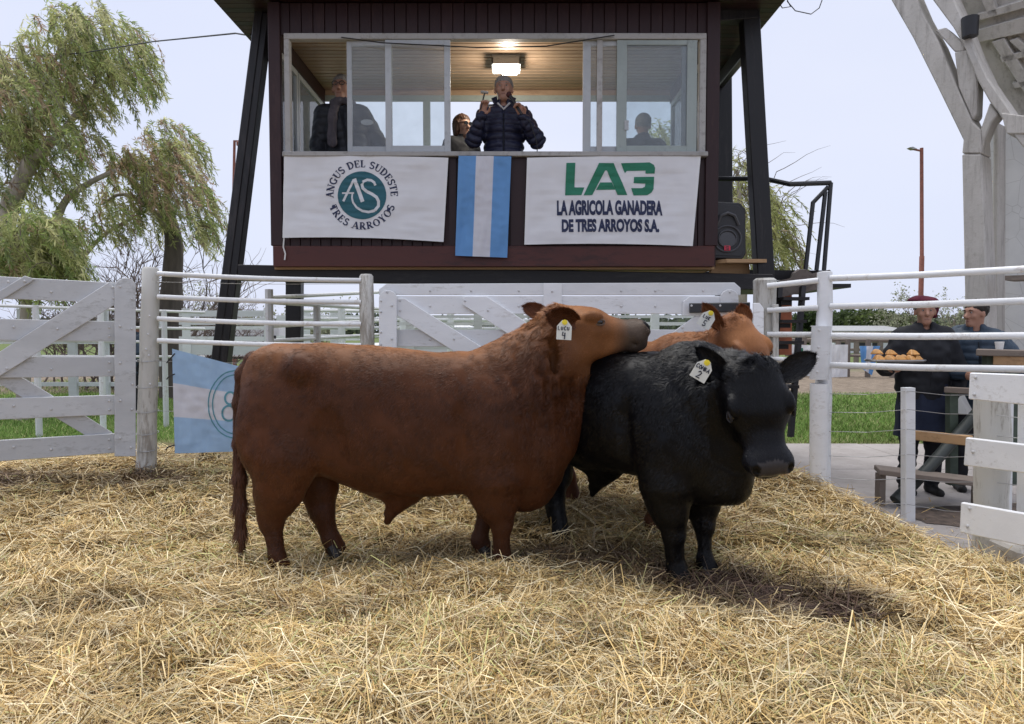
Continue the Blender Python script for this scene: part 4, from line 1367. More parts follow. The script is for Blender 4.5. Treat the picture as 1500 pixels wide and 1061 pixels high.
TORSO_PX = [(347, 580, 606, .02), (350, 556, 634, .08), (355, 535, 652, .13), (363, 520, 668, .175), (377, 510, 684, .225), (397, 505, 698, .26), (430, 503, 704, .285),
            (471, 503, 700, .29), (505, 505, 714, .30), (530, 506, 725, .315), (560, 509, 731, .33), (598, 512, 733, .345), (640, 516, 731, .345), (683, 515, 730, .33),
            (710, 511, 734, .315), (740, 507, 741, .30), (764, 510, 742, .28), (790, 526, 730, .24), (808, 552, 710, .20), (822, 580, 682, .15), (833, 606, 655, .09), (839, 622, 640, .03)]
TORSO = [(px(a, b)[0], px(a, b)[1], px(a, c)[1], w) for a, b, c, w in TORSO_PX]


def make_bull(label, loc, rot, hoof, poll, f, u, coat, tagtext, tag_ear, ears, wscale=1.0, neck_mid=None, neck_r=(.285, .225, .135), dewlap=None, head_s=1.0, wid=1.28, chest=1.0, rise=0.0, leg=1.0, n_hair=120000, view=(0, -1, 0.2), tagroll=0.0, sheath=True, tail=True, res=0.011, zoff=0.0):
    rng = np.random.default_rng(sum(map(ord, label)))
    root = empty('bull', loc, label, 'bull', 'show bulls standing together in the straw ring')
    root.rotation_euler = (0, 0, rot)
    del root['loc']
    fd = Field((-1.25, -0.75, -0.12), (1.75, 0.75, 1.72), res)
    st = [(x if x < .6 else .6 + (x - .6) * chest, zt, min(zb + .022 + rise * float(np.interp(x, [-.6, -.3, .4, .75], [.3, 1, 1.2, .6])), (zt + zb) / 2 - .01), w * .90 * wscale) for x, zt, zb, w in TORSO]
    fd.loft_x(st, 0.02, (2.5, 2.5))
    sy = wscale
    # haunches, shoulders, hip bones
    for s in (-1, 1):
        fd.ell((-.80, s * .155 * sy, .82), (.235, .135, .34), 0.06)
        fd.ell((-.735, s * .19 * sy, .57), (.14, .085, .18), 0.06)
        fd.ell((.52, s * .21 * sy, .78), (.18, .09, .32), 0.05)
        fd.ell((.47, s * .16 * sy, .48 + rise * .5), (.12, .09, .21), 0.07)
        fd.ell((-.62, s * .20 * sy, 1.19), (.10, .07, .07), 0.09)
        fd.ell((-.46, s * .285 * sy, .70), (.10, .06, .24), 0.05, op='sub')      # flank hollow
    for s in (-1, 1):
        fd.ell((.315, s * .325 * sy, .70), (.030, .045, .30), 0.06, op='sub')    # hollow behind the shoulder
        fd.ell((.70, s * .275 * sy, .98), (.035, .05, .26), 0.06, op='sub', frame=np.array([[.82, 0, .57], [0, 1, 0], [-.57, 0, .82]], np.float32))
        fd.ell((-.60, s * .245 * sy, .42), (.05, .04, .14), 0.05, op='sub')
    fd.ell((-.99, 0, .80), (.04, .022, .42), 0.07, op='sub')                      # cleft between the haunches
    # brisket
    fd.ell((.6 + .1 * chest, 0, .46 + rise * 1.3), (.17, .12, .17), 0.08)
    fd.cone((.80, 0, .58), (.90, 0, .90), .11, .10, 0.08)
    # legs: hind (thigh, hock, cannon), front (arm, knee, cannon)
    for s, key in ((-1, 'hr'), (1, 'hl')):
        hx, hy = hoof[key]; g = hoof.get(key + 'z', -0.055)
        dx = hx + .815
        top = (-.745 + .25 * dx, s * .185 * sy, .66)
        mid = (-.79 + .55 * dx, (s * .185 * sy + hy) / 2, .44)
        hock = (hx - .025 - .12 * dx, hy * .85 + s * .02, .275)
        fet = (hx + .002, hy, .085 + g * .5)
        fd.chain([top, mid, hock], [.170 * leg, .118 * leg, .068 * leg], 0.06, ((0, 1, 0), .68))
        fd.cone(hock, (hx - .03 - .05 * dx, hy * .92, .235), .070, .060, 0.03, ((0, 1, 0), .8))
        fd.cone((hx - .028 - .08 * dx, hy * .9, .25), fet, .058 * leg, .048 * leg, 0.025, ((0, 1, 0), .88))
        fd.cone((hock[0] - .042, hock[1], .325), (hock[0] - .03, hock[1], .235), .034, .026, 0.04)
        fd.cone(fet, (hx + .03, hy, g + .03), .052, .062, 0.025)
    for s, key in ((-1, 'fr'), (1, 'fl')):
        hx, hy = hoof[key]; g = hoof.get(key + 'z', -0.055)
        dx = hx - .46
        elbow = (.51 + .1 * dx, s * .18 * sy, .52)
        knee = (.49 + .6 * dx, s * .07 * sy + hy * .6, .255)
        fet = (hx, hy, .075 + g * .5)
        fd.chain([elbow, ((elbow[0] + knee[0]) / 2 - .005, (elbow[1] + knee[1]) / 2, .39), knee], [.140 * leg, .092 * leg, .058 * leg], 0.05, ((0, 1, 0), .74))
        fd.ell((knee[0] + .008, knee[1], knee[2] - .005), (.058, .054, .070), 0.03)
        fd.cone(knee, fet, .048 * leg, .042 * leg, 0.025)
        fd.cone(fet, (hx + .022, hy, g + .03), .048 * leg, .058 * leg, 0.025)
    if sheath:
        fd.cone((-.05, 0, .40 + rise), (-.15, 0, .275 + rise), .085, .040, 0.06)
        fd.cone((-.12, 0, .31 + rise), (-.165, 0, .225 + rise), .035, .022, 0.02)
        fd.cone((-.38, 0, .56 + rise), (-.10, 0, .39 + rise), .07, .06, 0.07)
    # neck
    poll, f, u = np.array(poll, np.float32), unit(f), np.array(u, np.float32)
    u = unit(u - f * (u @ f)); s_ = np.cross(u, f)
    H = lambda a, b, c: poll + (f * a + u * b + s_ * c) * head_s
    occ = H(.02, -.10, 0)
    a0 = np.array((.66, 0, 1.02), np.float32)
    nm = np.array(neck_mid, np.float32) if neck_mid else (a0 * .5 + occ * .5 + np.array((0, 0, .03), np.float32))
    fd.chain([a0, nm, occ], [neck_r[0], neck_r[1], neck_r[2] * head_s], 0.10, (s_, .86))
    fd.cone((.55, 0, 1.14), nm + np.array((0, 0, .06), np.float32), .17, neck_r[1] * .75, 0.10)
    for p in (dewlap or []):
        fd.cone(p[0], p[1], p[2], p[3], 0.09)
    # head
    hs = head_s
    fr = np.stack([f, u, s_])
    fd.cone(H(.03, -.06, 0), H(.20, -.06, 0), .104 * hs, .100 * hs, 0.04, (s_, 1.05 * wid))
    fd.ell(H(.115, -.015, 0), np.array((.135, .066, .096 * wid)) * hs, 0.05, fr)
    fd.cone(H(.20, -.065, 0), H(.41, -.090, 0), .090 * hs, .066 * hs, 0.04, (s_, .95 * wid))
    fd.ell(H(.450, -.100, 0), np.array((.080, .082, .084 * wid)) * hs, 0.04, fr)
    fd.ell(H(.475, -.062, 0), np.array((.050, .046, .072 * wid)) * hs, 0.03, fr)
    fd.cone(H(.10, -.195, 0), H(.41, -.150, 0), .098 * hs, .046 * hs, 0.05, (s_, wid))
    for c in (-wid, wid):
        fd.ell(H(.12, -.14, c * .066), np.array((.115, .115, .056)) * hs, 0.035, fr)
        fd.ell(H(-.045, -.215, c * .125), np.array((.035, .12, .05)) * hs, 0.05, fr, op='sub')
        fd.ell(H(.175, .010, c * .094), np.array((.060, .032, .030)) * hs, 0.022, fr)
        fd.ell(H(.496, -.066, c * .050), np.array((.036, .038, .032)) * hs, 0.02, fr)
    fd.ell(H(-.015, .0, 0), np.array((.075, .055, .085 * wid)) * hs, 0.05, fr)
    fd.cone(H(.45, -.165, 0), H(.49, -.155, 0), .046 * hs, .038 * hs, 0.03, (s_, 1.2 * wid))
    for c in (-wid, wid):
        fd.ell(H(.522, -.040, c * .056), np.array((.034, .030, .018)) * hs, 0.008, fr, op='sub')
        fd.cone(H(.545, -.138, 0), H(.40, -.145, c * .085), .007, .006, 0.012, op='sub')
    # skin folds and muscle unevenness
    V0 = fd.D.shape
    V, F = fd.mesh()
    N = fd.grad(V)
    hp = (V - poll) @ fr.T / hs                                  # head coordinates
    inhead = np.clip((hp[:, 0] + .02) / .08, 0, 1) * (np.abs(hp[:, 1] + .06) < .28) * (np.abs(hp[:, 2]) < .24)
    bump = (vnoise(V, 5, 1) - .5) * .022 + (vnoise(V, 10, 9) - .5) * .012 + (vnoise(V, 22, 2) - .5) * .006
    neckish = np.clip((V[:, 0] - .45) / .25, 0, 1) * np.clip((V[:, 2] - .75) / .3, 0, 1) * (1 - inhead)
    bump += neckish * (vnoise(V * np.array((1.4, 1, .5)), 30, 3) - .5) * coat.get('curl', .012) * 1.8
    bump *= (1 - .85 * inhead)
    V = V + N * bump[:, None].astype(np.float32)
    # coat colours, with light from above painted along the back
    base, dark, light = (np.array(coat[k], np.float32) for k in ('base', 'dark', 'light'))
    def coatcol(P, hp, rnd):
        n1 = vnoise(P, 5, 4)[:, None]; n2 = vnoise(P, 14, 5)[:, None]
        c = base * (0.78 + .44 * n1)
        n2 = np.clip((n2 - .5) / .3, 0, 1) * .22
        c = c * (1 - n2) + dark * n2
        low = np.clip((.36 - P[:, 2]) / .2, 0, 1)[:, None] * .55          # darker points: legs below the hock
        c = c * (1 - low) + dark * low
        top = (np.clip((P[:, 2] - 1.05) / .22, 0, 1) * np.clip(1.3 - np.abs(P[:, 1]) / .2, 0, 1))[:, None] * coat.get('painted_toplight', .6)  # back and crest coloured paler, imitating light falling from above
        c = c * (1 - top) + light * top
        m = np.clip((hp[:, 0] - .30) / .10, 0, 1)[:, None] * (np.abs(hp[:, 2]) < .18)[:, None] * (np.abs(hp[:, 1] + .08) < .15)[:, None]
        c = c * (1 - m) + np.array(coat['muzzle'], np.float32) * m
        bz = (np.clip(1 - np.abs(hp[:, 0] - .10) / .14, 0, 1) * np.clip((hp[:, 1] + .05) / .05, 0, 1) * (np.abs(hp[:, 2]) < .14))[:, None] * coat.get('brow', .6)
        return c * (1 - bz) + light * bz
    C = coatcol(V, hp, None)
    nose = ((hp[:, 0] > .452) & (hp[:, 1] > -.135) & (np.abs(hp[:, 2]) < .070 * wid) & ((N @ unit(f * .85 + u * .5)) > .62))
    C[nose] = coat['nose']
    nost = np.zeros(len(V), bool)
    for c in (-1, 1):
        nost |= np.linalg.norm((hp - np.array((.510, -.042, c * .056 * wid))) / np.array((.036, .034, .019)), axis=1) < 1
    C[nost] = (.006, .005, .005)
    me = np_mesh('body', V, F, True)
    vert_color(me, C)
    body = link_mesh('body', me, coat['skin'], root)
    # eyes, set just into the skin, looking out and a little forward
    for c in (-1, 1):
        ed = unit(u * .10 + f * .10 + s_ * c * .95); ev = np.cross(ed, f)
        for q in np.linspace(.0, .24, 80):
            p_ = H(.205, -.028, c * .05) + ed * q
            if fd.D[tuple(np.rint((p_ - fd.lo) / fd.res).astype(int))] > 0: break
        ec = p_ - ed * .010
        b = MB(); b.sphere(ec, .023 * hs, 14, 10)
        e = b.build('eye', M['eye'], root, True, local=True)
        b = MB()
        for sg in (-1, 1):
            b.tube([ec + f * .031 * math.cos(a) + ev * sg * .0165 * math.sin(a) + ed * (.017 - .008 * abs(math.cos(a))) for a in np.linspace(0, math.pi, 9)], [.003, .0055, .0065, .007, .007, .007, .0065, .0055, .003], 6)
        lid = b.build('eyelid', None, root, True, local=True); lid.data.materials.append(coat['skin'])
        vert_color(lid.data, np.tile(np.array(coat['lid'], np.float32), (len(lid.data.vertices), 1)))
    # hooves
    for key in ('fl', 'fr', 'hl', 'hr'):
        hx, hy = hoof[key]; g = hoof.get(key + 'z', -0.055)
        for sgn in (-1, 1):
            b = MB()
            b.tube([(hx + .012, hy + sgn * .035, g + .055), (hx + .035, hy + sgn * .038, g + .02), (hx + .05, hy + sgn * .04, g - .012)], [.034, .04, .044], 8)
            b.build('hoof', M['hoof'], root, True, local=True)
    # ears
    for i, (eb, et, fc, wd, cup) in enumerate(ears):
        V1, F1 = leaf_mesh(eb, et, fc, wd, cup)
        me = np_mesh('ear', V1, F1, True)
        vert_color(me, np.tile(coat['ear'], (len(V1), 1)))
        ear = link_mesh('ear', me, coat['skin'], root)
        Va, Fa = np.array(V1, np.float32), np.array(F1)
        P, pick = sample_faces(Va, Fa, 5000, np.ones(len(Fa)), rng)
        nn = np.cross(Va[Fa[pick, 2]] - Va[Fa[pick, 0]], Va[Fa[pick, 3]] - Va[Fa[pick, 1]])
        nn /= np.maximum(np.linalg.norm(nn, axis=1, keepdims=True), 1e-9)
        eb, et = np.array(eb), np.array(et)
        dr = np.tile(unit(et - eb), (len(P), 1)) + (P - (eb + et) / 2) * 5
        cols = np.array(coat['ear'], np.float32) * rng.uniform(.6, 1.5, (len(P), 1)).astype(np.float32)
        hm = hair_mesh(P, nn, dr, np.full(len(P), .022), .0011, cols, .35, rng)
        tag(link_mesh('coat', hm, coat['hair'], ear), kind='stuff')
    # coat of short hairs, denser on the seen side
    fc = (V[F[:, 0]] + V[F[:, 2]]) / 2
    fn = (N[F[:, 0]] + N[F[:, 2]]) / 2
    vw = unit(view)
    wgt = 0.12 + np.clip((fn @ vw) + .35, 0, 1)
    fh = (fc - poll) @ fr.T / hs
    bare = nose[F[:, 0]] | nost[F[:, 0]]
    eyed = np.minimum(np.linalg.norm(fh - np.array((.222, -.024, .100 * wid)), axis=1), np.linalg.norm(fh - np.array((.222, -.024, -.100 * wid)), axis=1))
    wgt = wgt * (~bare) * (eyed > .03)
    P, pick = sample_faces(V, F, n_hair, wgt, rng)
    n_ = fn[pick]; n_ = n_ / np.linalg.norm(n_, axis=1, keepdims=True)
    hpp = (P - poll) @ fr.T / hs
    ih = np.clip((hpp[:, 0] + .04) / .1, 0, 1) * (np.abs(hpp[:, 1] + .06) < .26) * (np.abs(hpp[:, 2]) < .22)
    flow = np.tile(np.array((-.55, 0, -.75), np.float32), (n_hair, 1))
    toph = np.clip((n_[:, 2] - .2) / .5, 0, 1)[:, None]
    flow = flow * (1 - toph) + np.array((-.95, 0, -.1)) * toph
    nk = np.clip((P[:, 0] - .45) / .3, 0, 1) * np.clip((P[:, 2] - .8) / .3, 0, 1) * (1 - ih)
    flow = flow * (1 - nk[:, None]) + np.array((-.75, 0, -.65)) * nk[:, None]
    flow = flow * (1 - ih[:, None]) + (-f * .8 + s_ * np.sign(hpp[:, 2:3]) * .4 - u * .2) * ih[:, None]
    sw = np.stack([vnoise(P, 9, 21), vnoise(P, 9, 22), vnoise(P, 9, 23)], 1) - .5
    sw2 = np.stack([vnoise(P, 28, 24), vnoise(P, 28, 25), vnoise(P, 28, 26)], 1) - .5
    flow = flow + sw * (0.9 + 1.0 * nk[:, None]) + sw2 * (.5 + 2.2 * nk[:, None])
    length = .024 + .018 * nk - .010 * ih
    length = length * np.where(P[:, 2] < .4, .8, 1)
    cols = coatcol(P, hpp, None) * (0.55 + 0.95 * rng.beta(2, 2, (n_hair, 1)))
    clump = vnoise(P * np.array((1, 1, .6)), 40, 31)[:, None]
    cols = cols * (0.68 + .64 * clump)
    hm = hair_mesh(P.astype(np.float32), n_, flow, length, .0011, cols.astype(np.float32), .07 + .16 * nk[:, None], rng)
    tag(link_mesh('coat', hm, coat['hair'], root), kind='stuff')
    # tail with its switch of long hair
    if tail:
        tp = [px(392, 522), px(368, 527), px(353, 548), px(347, 590), px(345, 650), px(345, 700), px(345, 740), px(346, 780), px(348, 815)]
        tp = [(a, tail if not isinstance(tail, bool) else 0.0, b) for a, b in tp]
        fd2 = Field((-1.25, -.2, -.1), (-.85, .2, 1.4), .011)
        fd2.chain(tp, [.05, .046, .044, .038, .035, .036, .034, .026, .010], 0.03)
        V2, F2 = fd2.mesh()
        me = np_mesh('tail', V2, F2, True)
        vert_color(me, np.tile(np.array(coat['tail'], np.float32), (len(V2), 1)) * (.7 + .6 * vnoise(V2 * np.array((3, 3, .4)), 30, 8))[:, None])
        tl = link_mesh('tail', me, coat['skin'], root)
        nt = 9000
        P2, pk = sample_faces(V2, F2, nt, np.ones(len(F2)), rng)
        n2 = fd2.grad(P2)
        low = np.clip((.75 - P2[:, 2]) / .5, 0, 1)
        ln = .03 + .13 * low * rng.uniform(.3, 1, nt)
        dr = np.tile(np.array((-.08, 0, -1.0)), (nt, 1)) + rng.normal(0, .06, (nt, 3)) + (np.stack([vnoise(P2, 25, 41), vnoise(P2, 25, 42), vnoise(P2, 25, 43)], 1) - .5) * .5
        cl = np.array(coat['tail'], np.float32) * rng.uniform(.5, 1.7, (nt, 1)).astype(np.float32)
        hm = hair_mesh(P2, n2, dr, ln, .0013, cl, .10, rng)
        tag(link_mesh('coat', hm, coat['hair'], tl), kind='stuff')
    # ear tag: pale square hung from a yellow button, ink writing
    if tagtext:
        o, xd, yd = tag_ear
        o = np.array(o, np.float32); xd = unit(xd); yd = np.array(yd, np.float32)
        yd = unit(yd - xd * (yd @ xd)); zd = np.cross(xd, yd)
        T = lambda a, b_, c=0: Vector(o + xd * a + yd * b_ + zd * c)
        w, h = .042, .088
        b = MB()
        b.prism([T(-w, -h), T(w, -h), T(w, -.012), T(.014, .022), (T(-.014, .022)), T(-w, -.012)], Vector(zd) * -.003)
        tg = b.build('ear_tag', M['tag_plastic'], root, local=True)
        tg['label'] = 'pale ear tag with handwritten ' + ' '.join(t for t, *_ in tagtext)
        b = MB(); b.tube([T(0, .010, -.006), T(0, .010, .006)], .015, 14); b.tube([T(0, .010, .006), T(0, .010, .009)], .007, 10)
        b.build('button', M['tag_button'], tg, local=True)
        b = MB()
        for t, cx, cy, sz, adv in tagtext:
            for i, ch in enumerate(t):
                for stroke in SCRIPT[ch]:
                    pts = [T(cx + (i * adv + x_ * .62) * sz, cy + y_ * sz, .0012) for x_, y_ in stroke]
                    b.tube(pts, .0026 if sz < .03 else .0034, 5)
        b.build('ink_writing', M['ink'], tg, local=True)
    return root


SCRIPT = {
    'L': [[(.1, 1), (.1, 0), (.8, 0)]], 'U': [[(.1, .9), (.1, .2), (.4, 0), (.8, .2), (.8, .9)]], 'C': [[(.9, .8), (.5, 1), (.1, .6), (.2, .1), (.6, 0), (.9, .2)]],
    'M': [[(0, 0), (.15, 1), (.45, .3), (.8, 1), (.95, 0)]], 'O': [[(.5, 1), (.1, .6), (.2, .1), (.6, 0), (.9, .5), (.5, 1)]], 'B': [[(.1, 0), (.1, 1), (.7, .85), (.15, .55), (.8, .3), (.1, 0)]],
    'A': [[(0, 0), (.45, 1), (.9, 0)], [(.2, .4), (.7, .4)]], '4': [[(.25, 1), (.1, .45), (.9, .45)], [(.75, .9), (.7, -.1)]],
    '2': [[(.05, .75), (.4, 1), (.8, .8), (.6, .45), (0, 0), (.9, .05)]], '5': [[(.85, 1), (.2, 1), (.15, .55), (.7, .5), (.85, .2), (.4, 0), (.05, .15)]],
    'K': [[(.1, 0), (.1, 1)], [(.8, 1), (.1, .45), (.85, 0)]],
}

M['eye'] = plain('bull_eye', (.012, .009, .008), .08, 0, spec=.6)
M['hoof'] = plain('hoof_horn', (.022, .018, .015), .5, .3)
M['tag_plastic'] = plain('tag_plastic', (.62, .62, .56), .45, .06)
M['tag_button'] = plain('tag_button', (.72, .58, .02), .4, .05)
M['ink'] = plain('tag_ink', (.01, .012, .03), .6, .05)


def coat_mats(name, rough, spec, sheen):
    a = NT(name + '_skin')
    v = a.co((1, 1, .35)); fz = a.noise(v, 90, 4)
    c = a.mix(fz, a.attr(), (0, 0, 0)); c = a.mix(.72, c, a.attr())
    a.set(col=c, rough=rough, spec=spec, sheen=sheen * .6)
    a.b.inputs['Sheen Roughness'].default_value = .5
    a.bump(fz, .35, .004)
    h = NT(name + '_hair')
    h.set(col=h.attr(), rough=rough * .9, spec=spec * 2.1, sheen=0)
    return a.m, h.m


sk, hr = coat_mats('red_coat', .46, .13, .0)
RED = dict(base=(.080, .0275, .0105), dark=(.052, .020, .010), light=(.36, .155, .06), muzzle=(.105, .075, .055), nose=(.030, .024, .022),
           lid=(.15, .10, .075), ear=(.14, .052, .024), tail=(.085, .034, .017), skin=sk, hair=hr, curl=.016, painted_toplight=.75, brow=.7)
sk, hr = coat_mats('black_coat', .34, .15, .0)
BLACK = dict(base=(.0030, .0030, .0038), dark=(.002, .002, .0026), light=(.005, .005, .0062), muzzle=(.007, .007, .009), nose=(.048, .043, .043),
             lid=(.026, .023, .023), ear=(.010, .010, .012), tail=(.01, .01, .011), skin=sk, hair=hr, curl=.016, painted_toplight=.3, brow=0)
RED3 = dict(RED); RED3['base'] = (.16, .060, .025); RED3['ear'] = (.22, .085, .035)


def place(fx, fy, phi):
    """Root location so that the point between the forefeet (local .468, 0) falls on (fx, fy)."""
    return (fx - .468 * math.cos(phi), fy - .468 * math.sin(phi))


# red bull, side on, chin laid over the black one
def local_frame(phi):
    return np.array([[math.cos(phi), math.sin(phi), 0], [-math.sin(phi), math.cos(phi), 0], [0, 0, 1]])


def body_frame(x, y, z, phi):
    """Photo pixel and depth to the bull's own coordinates, and world directions likewise."""
    L = local_frame(phi)
    return (lambda px_, py_, d: tuple(L @ (np.array(at(px_, py_, d)) - np.array((x, y, z))))), (lambda *v: tuple(L @ np.array(v)))


RX = -.605
W, D_ = body_frame(RX, 4.35, 0, 0)
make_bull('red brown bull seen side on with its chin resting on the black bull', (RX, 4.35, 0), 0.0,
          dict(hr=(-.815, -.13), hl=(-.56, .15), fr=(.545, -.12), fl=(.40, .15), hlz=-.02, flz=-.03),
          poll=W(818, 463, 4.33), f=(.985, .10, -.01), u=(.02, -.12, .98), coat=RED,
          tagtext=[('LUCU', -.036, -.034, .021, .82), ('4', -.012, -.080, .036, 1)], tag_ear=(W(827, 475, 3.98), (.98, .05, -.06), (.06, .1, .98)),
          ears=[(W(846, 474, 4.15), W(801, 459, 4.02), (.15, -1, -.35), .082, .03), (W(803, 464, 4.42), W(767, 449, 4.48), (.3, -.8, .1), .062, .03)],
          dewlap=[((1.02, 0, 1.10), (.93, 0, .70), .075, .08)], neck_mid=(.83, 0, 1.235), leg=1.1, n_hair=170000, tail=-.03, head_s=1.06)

# black bull, three-quarter front
PH = R(-46)
bx, by = 1.04 - .57 * math.cos(PH), 4.09 - .57 * math.sin(PH)
W, D_ = body_frame(bx, by, 0, PH)
make_bull('black bull facing three quarters forward with ear tag 2', (bx, by, 0), PH,
          dict(fr=(.565, -.13), fl=(.585, .14), hr=(-.82, -.22), hl=(-.37, -.09)),
          poll=W(1103, 547, 3.66), f=D_(.10, -.42, -.90), u=D_(-.04, -.9, .42),
          coat=BLACK, tagtext=[('COMBA', -.038, -.034, .021, .72), ('2', -.013, -.078, .036, 1)], tag_ear=(W(1034, 534, 3.56), D_(.84, -.1, -.50), D_(.50, 0, .85)),
          ears=[(W(1068, 555, 3.68), W(1020, 510, 3.72), D_(.1, -1, .1), .062, .03), (W(1138, 556, 3.72), W(1194, 519, 3.78), D_(.05, -1, .25), .078, .03)],
          head_s=.98, wid=1.55, dewlap=[((.95, -.05, .92), (.82, 0, .55), .08, .09)], neck_r=(.26, .19, .12), neck_mid=(.83, -.03, 1.06), chest=.78, rise=.105, leg=1.15, n_hair=170000, view=(.28, -.95, .15), tail=0.0)

# second red bull behind the black one
P3 = R(-40)
rx, ry = 1.08 - .468 * math.cos(P3), 4.92 - .468 * math.sin(P3)
W, D_ = body_frame(rx, ry, .05, P3)
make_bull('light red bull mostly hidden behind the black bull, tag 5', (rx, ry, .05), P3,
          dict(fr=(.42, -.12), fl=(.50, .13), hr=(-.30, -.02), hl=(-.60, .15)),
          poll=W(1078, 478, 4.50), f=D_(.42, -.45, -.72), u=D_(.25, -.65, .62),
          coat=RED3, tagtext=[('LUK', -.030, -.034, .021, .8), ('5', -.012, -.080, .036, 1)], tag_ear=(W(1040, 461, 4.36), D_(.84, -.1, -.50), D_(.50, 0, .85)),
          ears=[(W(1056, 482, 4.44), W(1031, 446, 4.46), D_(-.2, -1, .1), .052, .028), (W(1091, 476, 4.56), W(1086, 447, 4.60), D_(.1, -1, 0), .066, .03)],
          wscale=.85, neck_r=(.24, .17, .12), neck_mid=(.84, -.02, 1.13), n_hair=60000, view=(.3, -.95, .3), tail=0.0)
# ================================================================== PEOPLE
SKIN = {}
for nm, c in (('a', (.40, .215, .150)), ('b', (.44, .26, .185)), ('c', (.34, .18, .125))):
    t = NT('skin_' + nm); v = t.co()
    t.set(col=t.mix(t.noise(v, 18, 4), c, tuple(x * .82 for x in c)), rough=.5, spec=.35); SKIN[nm] = t.m


def fabric(name, col, rough=.75, var=.2, scale=14, bump=.25):
    return plain(name, col, rough, var, scale, bump=bump, spec=.3)


M['puffer_navy'] = fabric('navy_quilted_nylon', (.016, .018, .040), .42)
M['jacket_dark'] = fabric('dark_grey_jacket', (.020, .022, .028), .55)
M['coat_black'] = fabric('black_coat', (.013, .014, .018), .75)
M['jacket_blue'] = fabric('slate_blue_jacket', (.032, .050, .075), .6)
M['trousers_dark'] = fabric('dark_trousers', (.018, .018, .022), .85)
M['apron_navy'] = fabric('navy_apron', (.014, .020, .042), .8)
M['boots'] = fabric('dark_boots', (.012, .011, .011), .6)
M['hair_grey'] = fabric('grey_hair', (.20, .19, .18), .7, .4, 90, .8)
M['hair_brown'] = fabric('brown_hair', (.075, .036, .022), .6, .4, 90, .8)
M['hair_dark'] = fabric('dark_hair', (.020, .014, .011), .6, .4, 90, .8)
M['beret'] = fabric('maroon_beret', (.085, .010, .024), .9)
M['scarf'] = fabric('grey_scarf', (.085, .075, .085), .9)
M['shirt'] = fabric('pale_collar', (.55, .54, .53), .8)
M['eye_white'] = plain('eye_white', (.36, .33, .31), .3, .05)
M['patch_white'] = plain('patch_white', (.5, .5, .5), .8, .05)
M['iris'] = plain('dark_iris', (.02, .014, .010), .2, .05)
M['lens'] = plain('dark_lens', (.02, .022, .026), .1, .05)
M['mic'] = plain('microphone_black', (.014, .012, .013), .5, .2)
M['mic_red'] = plain('microphone_foam', (.06, .016, .016), .9, .3, 60)
M['pastry'] = plain('golden_pastry', (.50, .25, .07), .55, .35, 18, bump=.6)
M['tray'] = plain('metal_tray', (.35, .34, .33), .3, .1, metal=.8)
M['paper'] = cloth('white_paper_napkin', (.72, .72, .71), .2)
M['cup'] = plain('white_cup', (.75, .75, .74), .5, .04)
M['lip'] = plain('lips', (.27, .13, .10), .5, .1)


